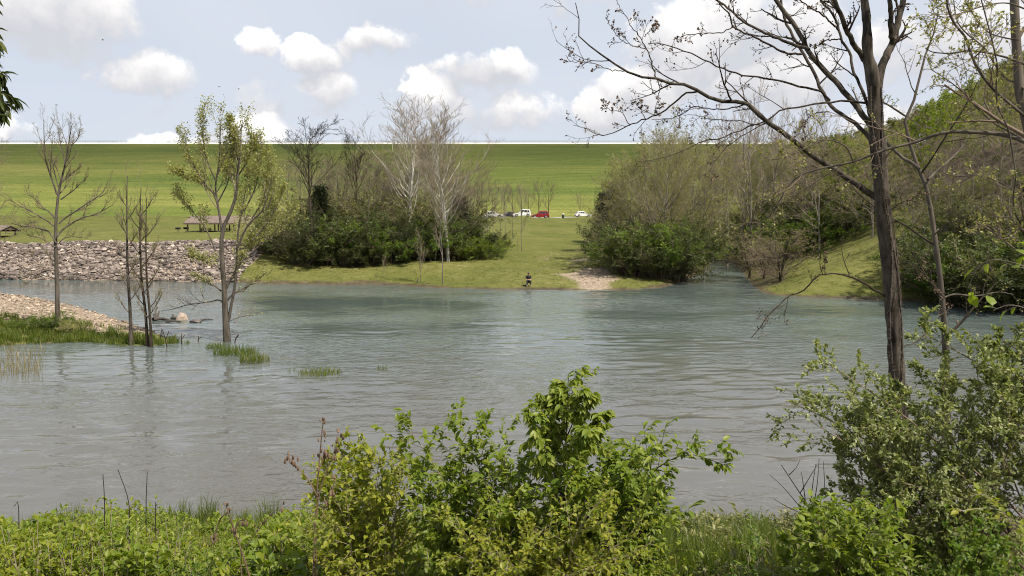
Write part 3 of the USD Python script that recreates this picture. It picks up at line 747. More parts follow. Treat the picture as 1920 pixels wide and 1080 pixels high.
for px, Y, top in [(924, 118, 350), (938, 121, 345), (948, 124, 340), (960, 116, 372), (970, 103, 445)]:
    plant('pole_tree' if top < 440 else 'sapling_bare', 'young_tree', f"thin young tree between the far grove and the parked cars, {where(px, (930, 943, 955, 965), ('leftmost', 'second from left', 'middle one', 'second from right', 'lowest and rightmost'))}", 'tree', px, Y, top, 'thin young trees before the parked cars', .9)
# park trees by the parking place
for px, Y, top, lab in [(1010, 203, 330, 'bare tree with forked trunk standing before the red car'), (1028, 205, 333, 'bare spreading tree with dark trunk just right of the red car'), (1086, 214, 356, 'faint small bare tree behind the lone white car')]:
    plant('park_tree', 'park_tree', lab, 'tree', px, Y, top)
for px, Y, top in [(884, 206, 340), (905, 212, 335), (922, 208, 338), (945, 214, 336), (962, 207, 340), (978, 201, 345), (990, 213, 345), (866, 211, 345)]:
    plant('park_tree', 'park_tree', f"bare reddish park tree behind the parked cars, {where(px, (875, 895, 915, 935, 955, 970, 985), ('leftmost', 'second from left', 'third from left', 'fourth from left', 'fourth from right', 'third from right', 'second from right', 'nearest the red car'))}", 'tree', px, Y, top, 'park trees behind the parked cars')

# the grove right of the lawn, at the mouth of the inlet
G2 = 'dense bushes at the left side of the inlet'
for px, Y, top, k in [(1172, 87, 418, 'dark_bush'), (1215, 86, 410, 'green_bush'), (1248, 86, 418, 'dark_bush'), (1272, 88, 425, 'dark_bush'), (1235, 92, 390, 'dark_bush_tall'), (1200, 91, 400, 'olive_bush'), (1275, 97, 398, 'olive_bush'), (1292, 106, 412, 'olive_bush'),
                      (1190, 84.5, 455, 'dark_bush'), (1240, 84, 460, 'dark_bush'), (1266, 85.5, 458, 'dark_bush')]:
    plant(k, 'inlet_bush', f"{SHADE[k]} bush, {where(Y, (85.7, 89), ('front', 'middle', 'back'))} row between ramp and inlet, {where(px, (1195, 1225, 1255), ('ramp side', 'left of centre', 'right of centre', 'inlet side'))}", 'bush', px, Y, top, G2, 1.2, sink=.2)
for px, Y, top in [(1150, 112, 345), (1130, 118, 362)]:
    plant('cedar', 'cedar_tree', f"{'taller' if px > 1140 else 'lower'} dark evergreen at the lawn edge right of the lone white car", 'tree', px, Y, top, 'evergreens at the right edge of the lawn', 1.35)
for px, Y, top, k in [(1240, 90, 200, 'budding_tall'), (1190, 93, 285, 'budding'), (1292, 96, 218, 'budding_tall'), (1158, 101, 300, 'budding'), (1215, 99, 245, 'budding'), (1320, 101, 262, 'budding'), (1268, 103, 232, 'budding_tall'), (1178, 96, 318, 'budding'), (1250, 95, 300, 'budding'), (1300, 106, 285, 'budding')]:
    plant(k, 'budding_tree', f"{where(top, (225, 270), ('tall', 'middle-sized', 'low'))} tree with yellowish buds left of the inlet, {where(px, (1180, 1230, 1280), ('at the lawn edge', 'left of the middle', 'right of the middle', 'nearest the inlet'))}", 'tree', px, Y, top, 'budding trees left of the inlet', 1.1)
plant('tall_bare', 'bare_tree', 'tall upright bare tree with broom-like top behind the inlet', 'tree', 1408, 104, 122, wide=1.0)
for px, Y, top in [(1362, 112, 215), (1445, 112, 190), (1480, 118, 175), (1335, 118, 225), (1390, 124, 205), (1530, 126, 150), (1500, 108, 235), (1425, 130, 170), (1570, 122, 205)]:
    plant('tall_bare', 'bare_tree', f"bare greyish tree in the wood behind the inlet, {where(px, (1350, 1380, 1410, 1435, 1460, 1490, 1515, 1550), ('leftmost', 'second from left', 'third from left', 'fourth from left', 'middle one', 'fourth from right', 'third from right', 'second from right', 'rightmost'))}", 'tree', px, Y, top, 'bare trees behind the inlet', 1.0)
for px, Y, top, k in [(1340, 133, 412, 'olive_bush'), (1362, 136, 405, 'olive_bush'), (1385, 134, 410, 'dark_bush'), (1405, 122, 420, 'olive_bush'), (1312, 118, 425, 'olive_bush'), (1312, 128, 405, 'green_bush'), (1420, 112, 430, 'dark_bush'), (1440, 106, 440, 'olive_bush'), (1375, 140, 385, 'dark_bush_tall')]:
    plant(k, 'thicket_bush', f"{SHADE[k]} bush around the end of the inlet, {where(px, (1320, 1350, 1370, 1390, 1410, 1430), ('left shore', 'left of the far end', 'at the far end', 'right of the far end', 'right shore', 'right shore nearer', 'right shore nearest'))}", 'bush', px, Y, top, 'bushes around the end of the inlet', 1.25, sink=.2)
for px, Y, top, lab in [(1462, 78.5, 410, 'many-stemmed bare shrub at the water edge right of the inlet mouth'), (1405, 90, 425, 'bare shrub leaning over the inlet, behind the many-stemmed one'), (1432, 84, 440, 'low twiggy shrub between two bare shrubs by the inlet')]:
    plant('thicket_shrub', 'twiggy_shrub', lab, 'shrub', px, Y, top, wide=1.5)
for px, Y, top, k in [(1520, 104, 352, 'dark_bush'), (1560, 106, 345, 'dark_bush_tall'), (1600, 104, 352, 'dark_bush'), (1500, 101, 395, 'green_bush'), (1540, 99, 388, 'green_bush'), (1485, 98, 420, 'green_bush'), (1590, 98, 385, 'dark_bush')]:
    plant(k, 'slope_bush', f"{SHADE[k]} bush above the grassy slope right of the inlet, {where(px, (1492, 1510, 1530, 1550, 1575, 1595), ('leftmost low one', 'second from left', 'third from left', 'fourth from left', 'middle one', 'second from right', 'rightmost'))}", 'bush', px, Y, top, 'bushes above the grassy slope', 1.25, sink=.2)
plant('leafing', 'leafing_tree', 'light green leafing tree behind the wood right of the inlet', 'tree', 1558, 132, 262, wide=1.3)
# the thicket on the right bank
G3 = 'bushes of the thicket on the right bank'
for px, Y, top, k in [(1722, 71, 440, 'green_bush'), (1752, 67, 445, 'olive_bush'), (1785, 66, 430, 'dark_bush'), (1825, 64, 440, 'green_bush'), (1868, 61, 430, 'olive_bush'), (1910, 60, 420, 'dark_bush'), (1730, 82, 385, 'olive_bush'), (1770, 77, 372, 'green_bush'),
                      (1790, 74, 360, 'olive_bush'), (1840, 72, 365, 'dark_bush_tall'), (1895, 70, 350, 'olive_bush'), (1950, 66, 380, 'dark_bush'), (1720, 88, 345, 'dark_bush_tall'), (1780, 86, 330, 'olive_bush'), (1850, 84, 318, 'bright_bush'), (1920, 80, 310, 'dark_bush'), (1735, 95, 365, 'bright_bush'), (1980, 62, 440, 'dark_bush'),
                      (1772, 65.5, 478, 'green_bush'), (1805, 63, 482, 'dark_bush'), (1850, 61, 480, 'dark_bush'), (1900, 59.5, 480, 'dark_bush')]:
    plant(k, 'bank_bush', f"{SHADE[k]} bush, {'lowest' if top > 465 else where(Y, (69, 79), ('front', 'middle', 'upper'))} row of right bank thicket, {where(px, (1695, 1735, 1775, 1820, 1865, 1905), ('behind the large trunk', 'just right of large trunk', 'behind slender tree', 'right of slender tree', 'halfway to right edge', 'near right edge', 'at right edge'))}", 'bush', px, Y, top, G3, 1.25, sink=.2)
for px, Y, top in [(1705, 76, 300), (1765, 72, 265), (1830, 70, 280), (1885, 66, 230), (1940, 68, 220), (1745, 84, 240), (1815, 82, 225)]:
    plant('brown_bare', 'bank_tree', f"bare brown tree through the right bank thicket, {where(px, (1725, 1755, 1790, 1822, 1850, 1900), ('just right of the large trunk', 'behind the slender tree', 'right of the slender tree', 'halfway to the right edge, back', 'halfway to the right edge, front', 'near the right edge', 'at the right edge'))}", 'tree', px, Y, top, 'bare trees in the thicket on the right bank', .9)
# the wooded hill
hr = np.random.default_rng(5)
names = {'olive_tree': ('olive_tree', 'olive green half-leafed tree on the wooded hillside at right', 'olive green trees on the hillside'), 'budding': ('hillside_tree', 'yellowish budding tree on the wooded hillside at right', 'budding trees on the hillside'),
         'brown_bare': ('bare_tree', 'brown bare tree on the wooded hillside at right', 'bare trees on the hillside'), 'leafing': ('leafing_tree', 'fresh green tree on the wooded hillside at right', 'fresh green trees on the hillside')}
spots = []
tries = 0
while len(spots) < 150 and tries < 9000:
    tries += 1
    px, Y = hr.uniform(1330, 2080), hr.uniform(88, 270)
    p = at(px, 540, Y)
    if p[0] < 36 + (Y - 90) * .08 or any((p[0] - q[0]) ** 2 + (p[1] - q[1]) ** 2 < (4 + Y * .022) ** 2 for q in spots):
        continue
    k = hr.choice(['olive_tree', 'budding', 'brown_bare', 'leafing'], p=[.36, .16, .08, .40])
    root, H = KIND[k]
    s = hr.uniform(.65, 1.05) * (.85 if k == 'brown_bare' else 1)
    line = np.interp(px, [1330, 1480, 1640, 1740, 1830, 1920, 2080], [272, 262, 232, 186, 138, 78, 20])
    s = min(s, (EYE[2] + ray(px, line)[2] * Y - gz(p[0], p[1])) / H)
    if s < .3:
        continue
    spots.append(p)
    nm, lab, grp = names[k]
    lab = lab.replace('on the wooded hillside at right', f"on the hillside, {where(Y, (125, 175), ('low edge', 'middle slope', 'high slope'))}, {where(px, (1480, 1580, 1680, 1790, 1900), ('behind the inlet', 'above the grassy slope', 'left of the large trunk', 'right of the large trunk', 'before the right edge', 'at the right edge'))}")
    copy_of(root, nm, lab, 'tree', (p[0], p[1], gz(p[0], p[1]) - .1), hr.uniform(0, 360), (s * 1.15, s * 1.15, s), grp)
# trees left of the frame's edge on the terrace
# ------------------------------------------------------------------ stones, grass, things on the banks
def blades(rng, base, height, width=.012, lean=.35):
    """Curved grass blades: base (N, 3), height (N,)."""
    N = len(base)
    h = np.broadcast_to(height, (N,))[:, None]
    a = rng.random(N) * 2 * np.pi
    d = np.stack([np.cos(a), np.sin(a), np.zeros(N)], 1) * (lean * rng.random(N) ** .7)[:, None]
    s = np.stack([-np.sin(a + rng.normal(size=N)), np.cos(a), np.zeros(N)], 1)
    s = unit(s) * width * .5 * (.7 + .6 * rng.random(N))[:, None]
    out = []
    for t, w in ((0, .8), (.4, 1.0), (.75, .7)):
        c = base + h * (np.array([0, 0, 1.0]) * t * (1 - .25 * t * np.linalg.norm(d, axis=1, keepdims=True)) + d * t**2)
        out += [c - s * w, c + s * w]
    out.append(base + h * (np.array([0, 0, 1.0]) * (1 - .3 * np.linalg.norm(d, axis=1, keepdims=True)) + d))
    v = np.stack(out, 1)
    f = np.array([[0, 1, 3], [0, 3, 2], [2, 3, 5], [2, 5, 4], [4, 5, 6]])
    return leaf_mesh(v, f, rng.random(N))


def instancer(name, protos, pos, rng, smin, smax, kind='stuff', parent='/World', patchy=0.0, tilt=.12):
    """protos: list of lists of (part name, v, f, mat, n, rnd)."""
    pi = UsdGeom.PointInstancer.Define(stage, numbered(parent, name))
    paths = []
    for k, ps in enumerate(protos):
        x = UsdGeom.Xform.Define(stage, numbered(str(pi.GetPath()), 'clump'))
        paths.append(x.GetPath())
        for (pn, v, f, mat, n, r) in ps:
            part(pn, x.GetPrim(), v, f, mats[mat], n, r)
    pi.CreatePrototypesRel().SetTargets(paths)
    N = len(pos)
    field = meshkit.fbm(np.asarray(pos) * np.array([.8, .8, 0]) + 3.7, 3, 12)
    pick = rng.integers(0, len(protos), N)
    if patchy:
        pick = np.where(rng.random(N) < .7, np.clip(((meshkit.fbm(np.asarray(pos) * np.array([.6, .6, 0]) + 9.1, 2, 15) - .25) * 2 * len(protos)).astype(int), 0, len(protos) - 1), pick)
    pi.CreateProtoIndicesAttr(Vt.IntArray.FromNumpy(pick.astype(np.int32)))
    pi.CreatePositionsAttr(Vt.Vec3fArray.FromNumpy(np.asarray(pos, np.float32)))
    s = rng.uniform(smin, smax, N) * (1 + patchy * np.clip(field - .42, -.2, .35) * 3)
    pi.CreateScalesAttr(Vt.Vec3fArray.FromNumpy(np.repeat(s[:, None], 3, 1).astype(np.float32)))
    qs = []
    for k in range(N):
        q = Gf.Rotation(Gf.Vec3d(0, 0, 1), rng.uniform(0, 360)) * Gf.Rotation(Gf.Vec3d(math.cos(k), math.sin(k), 0), math.degrees(tilt) * rng.normal())
        qq = q.GetQuat()
        qs.append(Gf.Quath(float(qq.GetReal()), *[float(c) for c in qq.GetImaginary()]))
    pi.CreateOrientationsAttr(Vt.QuathArray(qs))
    tag(pi, None, None, None, kind)
    return pi.GetPrim()


def stone_shape(rng, flat=.65):
    m = trimesh.creation.icosahedron()
    v = np.array(m.vertices) * (1 + .28 * rng.normal(size=(12, 1))) * np.array([1.15, .9, flat]) * rng.uniform(.8, 1.2, 3)
    return v, np.array(m.faces)


# riprap: broken stone on the bank at left
rs = np.random.default_rng(41)
rip = thing('riprap_bank', 'steep bank of loose broken stone at left across the water', 'stone bank')
cand = np.stack([rs.uniform(-74, -25, 66000), rs.uniform(84, 105, 66000)], 1)
pts = shapely.points(cand)
sdv = shapely.distance(shore, pts)
_, mk = heights(cand[:, 0], cand[:, 1])
ok = (~shapely.contains(water_area, pts)) & ((mk[:, 0] > .5) & (sdv < 9.0) | (sdv < .5) & (cand[:, 0] < -29)) & (cand[:, 0] < -26.5)
cand, sdv = cand[ok][:26000], sdv[ok][:26000]
hz = heights(cand[:, 0], cand[:, 1])[0]
size = np.minimum(np.exp(rs.normal(size=len(cand)) * .62) * .078, .34) * (.6 + .9 * meshkit.fbm(np.column_stack([cand * .35, cand[:, 0] * 0]), 3, 6))
big = np.argsort(-size)[:300]
isbig = np.zeros(len(cand), bool)
isbig[big] = True
V, F, Rn, off = [], [], [], 0
for k in range(len(cand)):
    v, f = stone_shape(rs)
    a = rs.uniform(0, 6.28)
    c, s = math.cos(a), math.sin(a)
    v = v @ np.array([[c, -s, 0], [s, c, 0], [0, 0, 1]]).T * size[k] + [cand[k, 0], cand[k, 1], hz[k] + size[k] * .25]
    r = np.clip(rs.normal(.42 - .12 * (sdv[k] < 1.0), .24), 0, 1)
    if isbig[k]:
        part('stone', rip, v, f, mats['riprap_stone'], None, np.full(12, r))
    else:
        V.append(v); F.append(f + off); Rn.append(np.full(12, r)); off += 12
part('small_stones', rip, np.vstack(V), np.vstack(F), mats['riprap_stone'], None, np.concatenate(Rn), kind='stuff')

# pebbles of the gravel bar and of the boat ramp
def pebbles(name, xs, ys, N, keep, lo, hi, seed):
    r = np.random.default_rng(seed)
    c = np.stack([r.uniform(*xs, N), r.uniform(*ys, N)], 1)
    h, m = heights(c[:, 0], c[:, 1])
    k = keep(c, m, h, r)
    c, h = c[k], h[k]
    V, F, Q, o = [], [], [], 0
    shapes = [stone_shape(r, .6) for _ in range(24)]
    for i in range(len(c)):
        v, f = shapes[i % 24]
        s = r.uniform(lo, hi) * (1 + (r.random() < .06) * 1.3)
        V.append(v * s + [c[i, 0], c[i, 1], h[i] + s * .2]); F.append(f + o); Q.append(np.full(12, r.random())); o += 12
    tag(part(name, '/World', np.vstack(V), np.vstack(F), mats['pebble'], None, np.concatenate(Q)), kind='stuff')


pebbles('bar_pebbles', (-45, -18), (44, 75), 9000, lambda c, m, h, r: (m[:, 0] > .45) & shapely.contains(gravel_bar.buffer(.15), shapely.points(c)), .035, .10, 51)
pebbles('ramp_stones', (0, 18), (77.5, 104), 1100, lambda c, m, h, r: (h > .0) & (r.random(len(c)) < m[:, 0] ** 1.2), .04, .11, 52)

# grass on the gravel bar, in the water and on the banks
tr = np.random.default_rng(61)


def tuft(n, r, h, seed, mat='grass_blade', width=.014, lean=.4):
    g = np.random.default_rng(seed)
    a, q = g.random(n) * 6.28, np.sqrt(g.random(n)) * r
    b = np.stack([np.cos(a) * q, np.sin(a) * q, np.full(n, -.04)], 1)
    v, f, rr = blades(g, b, h * g.uniform(.5, 1.15, n), width, lean)
    return ('blades', v, f, mat, None, rr)


c = np.stack([tr.uniform(-46, -17, 9000), tr.uniform(40, 56, 9000)], 1)
m = heights(c[:, 0], c[:, 1])
front = np.array([on_water(px, py)[:2] for px, py in [(-200, 622), (0, 618), (60, 622), (130, 624), (200, 632), (260, 640), (345, 645)]])
lim = np.interp(c[:, 0], front[:, 0], front[:, 1])
k = shapely.contains(gravel_bar.buffer(.3), shapely.points(c)) & (c[:, 1] < lim + tr.normal(size=len(c)) * .8)
c = c[k][:1700]
instancer('bar_grass', [[tuft(22, .22, .42, 62 + q, width=.03)] for q in range(4)], np.column_stack([c, heights(c[:, 0], c[:, 1])[0]]), tr, .6, 1.25)
# mown lawn edges: low tufts that roughen the far bank
c = np.stack([tr.uniform(-30, 42, 16000), tr.uniform(66, 100, 16000)], 1)
h, m = heights(c[:, 0], c[:, 1])
k = (h > .08) & (m[:, 0] < .5) & (tr.random(len(c)) < np.clip(1.6 - (c[:, 1] - 70) / 22, .15, 1))
c, h = c[k][:3200], h[k][:3200]
instancer('bank_grass', [[tuft(12, .32, .13, 70 + q, width=.03, lean=.8)] for q in range(3)], np.column_stack([c, h]), tr, .6, 1.3)
for px, py, w, hh, n, lab in [(405, 652, .55, .42, 160, 'small clump of green grass left of the young leafy tree standing in water'), (442, 664, 1.15, .62, 420, 'largest green grass clump in the water at the foot of the young leafy tree'),
                              (478, 678, .75, .62, 260, 'dense green grass clump in the water just right of the leafy tree clump'), (600, 700, 1.0, .36, 320, 'low green grass clump alone in the open water'), (717, 692, .28, .34, 26, 'tiny sparse grass clump in the water, rightmost of the clumps'),
                              (548, 696, .2, .3, 14, 'few thin grass blades in the water left of the low clump')]:
    p = on_water(px, py)
    g = thing('grass_clump', lab, 'grass clump', (p[0], p[1], -.05))
    name, v, f, mat, n_, rr = tuft(n, w, hh, int(px), width=.022, lean=.55)
    part('blades', g, v * np.array([1, .8, 1]), f, mats[mat], None, rr)
# dry reeds in the shallow water at far left
rr_ = np.random.default_rng(66)
c = np.array([on_water(rr_.uniform(-60, 85) * (1 if k % 3 else .7), rr_.uniform(655, 708))[:2] for k in range(420)])
v, f, q = blades(rr_, np.column_stack([c, np.full(len(c), -.1)]), rr_.uniform(.3, .95, len(c)), .022, .5)
tag(part('dry_reeds', '/World', v, f, mats['reed_dry'], None, q), kind='stuff')

# boulder, drift logs and stubs by the end of the gravel bar
def rock(name, label, px, py, size, seed, mat, squash=(1, 1, 1), sub=3):
    p = on_water(px, py)
    m = trimesh.creation.icosphere(sub)
    v = np.array(m.vertices)
    v = v * np.array([1, 1, 1.0]) * (1 - .38 * np.clip(v[:, 2:], 0, 1) * np.array([[1, 1, 0]]) * (seed == 3))
    r = np.random.default_rng(seed)
    for _ in range(9):                         # broken faces
        d = unit(r.normal(size=3)); e = r.uniform(.62, .85)
        o = np.maximum(v @ d - e, 0)
        v = v - o[:, None] * d
    v = v * (1 + .10 * (meshkit.fbm(v * 2.2 + seed, 3) - .5)[:, None])
    v = v * size * np.array(squash)
    t = thing(name, label, 'rock', (p[0], p[1], 0))
    tmesh('stone', t, trimesh.Trimesh(v, m.faces, process=False), mats[mat], 35)
    return t


rock('boulder', 'pale pointed boulder standing in the water beyond the gravel bar', 342, 600, .46, 3, 'boulder', (1.0, .8, 1.35))
plain_mat('wet_rock', (.10, .08, .07), .5, .4, 5)
rock('dark_rock', 'low dark wet rock right of the pale boulder', 367, 604, .36, 5, 'wet_rock', (1.2, .9, .55))
rock('dark_rock', 'tiny dark stone poking from the water right of the young leafy tree', 441, 604, .12, 6, 'wet_rock', (1.2, 1, .7), 2)


def log(name, label, cat, lines, r0, r1, mat='driftwood', sides=8):
    t = thing(name, label, cat)
    for k, L in enumerate(lines):
        P = resample(L, 10)
        R = taper(P, r0 if k == 0 else r0 * .55, r1)
        v, f, n = tubes(P[None], R[None], sides)
        part('log' if k == 0 else 'branch', t, v, f, mats[mat], n)
    return t


def wl(px, py, z=0):
    return on_water(px, py) + np.array([0, 0, z])


log('drift_log', 'dark half sunken drift log in front of the pale boulder', 'log', [[wl(322, 598, .06), wl(340, 600, .10), wl(352, 600, .02)], [wl(326, 598, .05), wl(324, 596, .25)]], .12, .06)
log('drift_log', 'long thin drift log lying in the water from the gravel bar towards the boulder', 'log', [[wl(287, 602, .12), wl(305, 600, .10), wl(322, 601, -.02)], [wl(293, 600, .1), wl(292, 597, .5), wl(296, 596, .75)], [wl(295, 600, .1), wl(299, 598, .55)], [wl(290, 600, .1), wl(288, 599, .4)]], .14, .05)
log('drift_log', 'thin straight drift stick right of the dark wet rock', 'log', [[wl(374, 602, .05), wl(386, 600, .06), wl(399, 600, .03)]], .06, .03)
log('drift_log', 'short dark stick lying in the water nearest below the boulder', 'log', [[wl(310, 604, .03), wl(326, 604, .06), wl(340, 603, .02)]], .06, .04)
for px, py, h, dx, lab in [(300, 643, .75, .12, 'thick dark stub leaning left among the bar grass'), (314, 650, 1.0, -.3, 'longest dead stick leaning left at the tip of the grassy bar'), (323, 642, .4, .02, 'short dark stub by the last grass of the bar'),
                           (340, 645, .6, .03, 'upright dark stub at the end of the grassy bar'), (372, 640, .3, 0, 'small dark stub in open water left of the young leafy tree'), (439, 643, .5, .25, 'forked dark stub right of the foot of the young leafy tree')]:
    p = wl(px, py)
    log('dead_stub', lab, 'stub', [[p + [0, 0, -.2], p + [dx * .4, 0, h * .5], p + [dx, .05, h]], [p + [dx * .3, 0, h * .4], p + [dx * .3 + .18, .05, h * .85]]], .04, .02, 'twig_dark', 5)
log('drift_log', 'pale washed log on the muddy edge of the far bank below the grove', 'log', [[wl(742, 531, .25), wl(752, 530, .35), wl(762, 531, .2)]], .18, .1, 'boulder')
log('drift_log', 'dark brush pile along the muddy edge of the far bank', 'log', [[wl(690, 532, .15), wl(716, 531, .22), wl(738, 532, .12)], [wl(700, 532, .1), wl(706, 530, .6)], [wl(724, 532, .1), wl(720, 530, .55)], [wl(772, 533, .1), wl(800, 536, .2), wl(818, 537, .1)], [wl(780, 534, .1), wl(784, 532, .5)]], .14, .06)

# ------------------------------------------------------------------ cars
plain_mat('car_white', (.78, .78, .76), .25, .02, 1, 0, .5, .6)
plain_mat('car_red', (.22, .012, .016), .25, .03, 1, 0, .5, .6)
plain_mat('car_black', (.018, .018, .022), .25, .05, 1, 0, .5, .6)
plain_mat('car_glass', (.015, .018, .02), .06, .05, 1, 0, .7)
plain_mat('tyre', (.02, .02, .02), .85, .1, 5)
plain_mat('rim', (.42, .43, .44), .35, .05, 3, .6)
plain_mat('lamp_red', (.35, .02, .02), .25, .05, 3)
plain_mat('lamp_clear', (.7, .7, .68), .2, .05, 3)
plain_mat('trim_black', (.03, .03, .03), .7, .1, 3)


def hull(pts):
    return manifold3d.Manifold.hull_points(np.asarray(pts, np.float64))


def car(label, px, Y, facing, paint, L=4.5, Hh=1.65, kind='suv', turn=0.0):
    p = at(px, 540, Y)
    t = thing('parked_car', label, 'car', (p[0], p[1], gz(p[0], p[1]) + .01), (0 if facing > 0 else 180) + turn, 1.0, 'cars parked beyond the lawn')
    a = L / 2
    belt = .98 if kind == 'suv' else .90
    low = Polygon([(-a, .38), (-a + .03, .75), (-a + .10, belt - .02), (-a + .5, belt + .02), (a * .30, belt), (a * .72, belt - .12), (a - .12, .72), (a, .58), (a - .02, .34), (a - .3, .26), (-a + .3, .26)])
    ax = (-a + .82, a - .86)
    for x in ax:
        low = low.difference(shapely.Point(x, .34).buffer(.365, 12))
    slabs = []
    for off, y0, y1 in ((0, -.80, .80), (-.045, -.89, .89)):
        g = low.buffer(off, join_style=2) if off else low
        e = trimesh.util.concatenate([trimesh.creation.extrude_polygon(q, y1 - y0, engine='earcut') for q in getattr(g, 'geoms', [g])])
        e.apply_transform(np.array([[1, 0, 0, 0], [0, 0, -1, y1], [0, 1, 0, 0], [0, 0, 0, 1.0]]))
        slabs.append(e)
    tmesh('body', t, trimesh.util.concatenate(slabs), mats[paint], 25)
    rb = (-a + .08, -a + .42) if kind == 'suv' else (-a + .18, -a + .85)
    fb = (a * .40, a * .06)
    z0, z1 = belt - .03, Hh
    wb, wt = .84, .66
    cab = hull([(x, s * wb, z0) for x in (rb[0], fb[0]) for s in (-1, 1)] + [(x, s * wt, z1 - .06) for x in (rb[1], fb[1]) for s in (-1, 1)] + [(x, s * (wt - .1), z1) for x in (rb[1] + .15, fb[1] - .15) for s in (-1, 1)])
    tmesh('cabin', t, cab, mats[paint], 25)

    def side(u, q, s):
        x = (rb[0] * (1 - u) + fb[0] * u) * (1 - q) + (rb[1] * (1 - u) + fb[1] * u) * q
        return (x, s * (wb * (1 - q) + wt * q), z0 * (1 - q) + (z1 - .06) * q)
    for s in (-1, 1):
        for u0, u1, v0, v1 in ((.06, .28, .11, .22), (.31, .59, .31, .60), (.62, .90, .63, .86)):
            q4 = [side(u0, .14, s), side(u1, .14, s), side(v1, .86, s), side(v0 if v0 < .2 else u0, .86, s)]
            tmesh('side_window', t, hull([(x, y + s * e, z) for x, y, z in q4 for e in (-.02, .012)]), mats['car_glass'], False)
    for nm, xa, xb, e in (('rear_window', rb[0], rb[1], -1), ('windscreen', fb[0], fb[1], 1)):
        q4 = [(xa * (1 - q) + xb * q, s * (wb * (1 - q) + wt * q - .09), z0 * (1 - q) + (z1 - .06) * q) for q in (.14, .86) for s in (-1, 1)]
        tmesh(nm, t, hull([(x + e * d, y, z) for x, y, z in q4 for d in (-.02, .012)]), mats['car_glass'], False)
    for x in ax:
        for s in (-1, 1):
            w = trimesh.creation.cylinder(.34, .22, sections=20)
            w.apply_transform(trimesh.transformations.rotation_matrix(math.pi / 2, [1, 0, 0]))
            w.apply_translation([x, s * .78, .34])
            wp = tmesh('wheel', t, w, mats['tyre'], 35)
            r_ = trimesh.creation.cylinder(.21, .03, sections=16)
            r_.apply_transform(trimesh.transformations.rotation_matrix(math.pi / 2, [1, 0, 0]))
            r_.apply_translation([x, s * .895, .34])
            tmesh('rim', wp, r_, mats['rim'], 35)
    for s in (-1, 1):
        tmesh('headlight', t, box(a - .22, a - .06, s * .72 - .16, s * .72 + .16, .60, .74), mats['lamp_clear'], False)
        tmesh('tail_light', t, box(-a - .01, -a + .14, s * .74 - .12, s * .74 + .12, .66, .92), mats['lamp_red'], False)
        tmesh('mirror', t, box(fb[0] - .30, fb[0] - .14, s * .97 - .09, s * .97 + .09, belt, belt + .14), mats[paint], False)
    tmesh('bumper', t, box(a - .10, a + .03, -.8, .8, .30, .46), mats['trim_black'], False)
    tmesh('bumper', t, box(-a - .03, -a + .10, -.8, .8, .30, .46), mats['trim_black'], False)
    return t


car('white estate car at the left end of the parked row, pointing right', 927, 203, 1, 'car_white', 4.7, 1.58, 'hatch', -6)
car('black car half hidden between the two white parked cars', 953, 208, -1, 'car_black', 4.4, 1.5, 'hatch', 14)
car('tall white sport utility car in the middle of the row, pointing left', 978, 202, -1, 'car_white', 4.6, 1.84, 'suv', 8)
car('dark red sport utility car beside the forked park tree', 1012, 203, -1, 'car_red', 4.5, 1.78, 'suv', 6)
car('white car parked alone to the right on the lawn', 1092, 207, 1, 'car_white', 4.3, 1.5, 'hatch', 12)
# the strip of paving the cars stand on
pvx = np.linspace(-22, 23, 60)
pv = np.array([[x, y, gz(x, y) + .012] for x in pvx for y in (199.5, 203, 207, 211)])
pi_ = np.arange(len(pv)).reshape(60, 4)
pf = np.concatenate([np.stack([pi_[:-1, :-1], pi_[1:, :-1], pi_[1:, 1:]], -1).reshape(-1, 3), np.stack([pi_[:-1, :-1], pi_[1:, 1:], pi_[:-1, 1:]], -1).reshape(-1, 3)])
plain_mat('parking_gravel', (.26, .25, .23), .95, .2, 1.5)
tag(part('parking_lane', '/World', pv, pf, mats['parking_gravel'], vnormals(pv, pf)), kind='structure')

# ------------------------------------------------------------------ litter barrel, grills, shelters
plain_mat('barrel_green', (.03, .05, .025), .6, .15, 4)
plain_mat('lid_pale', (.5, .5, .46), .6, .1, 4)
plain_mat('iron', (.02, .02, .02), .8, .2, 8)
plain_mat('shingle', (.15, .115, .095), .95, .3, 2.5)
plain_mat('shed_wood', (.10, .075, .055), .85, .25, 6)
p = at(1055, 540, 199)
t = thing('litter_barrel', 'dark green litter barrel with pale lid on the lawn between red and lone white cars', 'bin', (p[0], p[1], gz(p[0], p[1])))
tmesh('barrel', t, trimesh.creation.revolve(np.array([[0, 0], [.28, 0], [.30, .02], [.30, .3], [.315, .32], [.30, .34], [.30, .6], [.315, .62], [.30, .64], [.30, .92], [0, .92]]), sections=18), mats['barrel_green'], 35)
tmesh('lid', t, trimesh.creation.revolve(np.array([[.31, .92], [.31, .97], [.22, 1.12], [0, 1.18]]), sections=18), mats['lid_pale'], 35)
for px, lab in ((338, 'black park grill on a post left of the long shelter, the outer one'), (353, 'black park grill on a post nearest the long shelter')):
    p = at(px, 540, 139)
    t = thing('park_grill', lab, 'grill', (p[0], p[1], gz(p[0], p[1])))
    tmesh('post', t, trimesh.creation.cylinder(.05, segment=[[0, 0, -.1], [0, 0, .62]], sections=8), mats['iron'], 35)
    tmesh('firebox', t, trimesh.util.concatenate([box(-.38, .38, -.25, .25, .62, .66), box(-.38, -.34, -.25, .25, .66, .95), box(.34, .38, -.25, .25, .66, .95), box(-.34, .34, .21, .25, .66, .95)]), mats['iron'], False)
    tmesh('grate', t, trimesh.util.concatenate([box(-.36, .36, y - .01, y + .01, .84, .86) for y in np.linspace(-.2, .2, 9)]), mats['iron'], False)


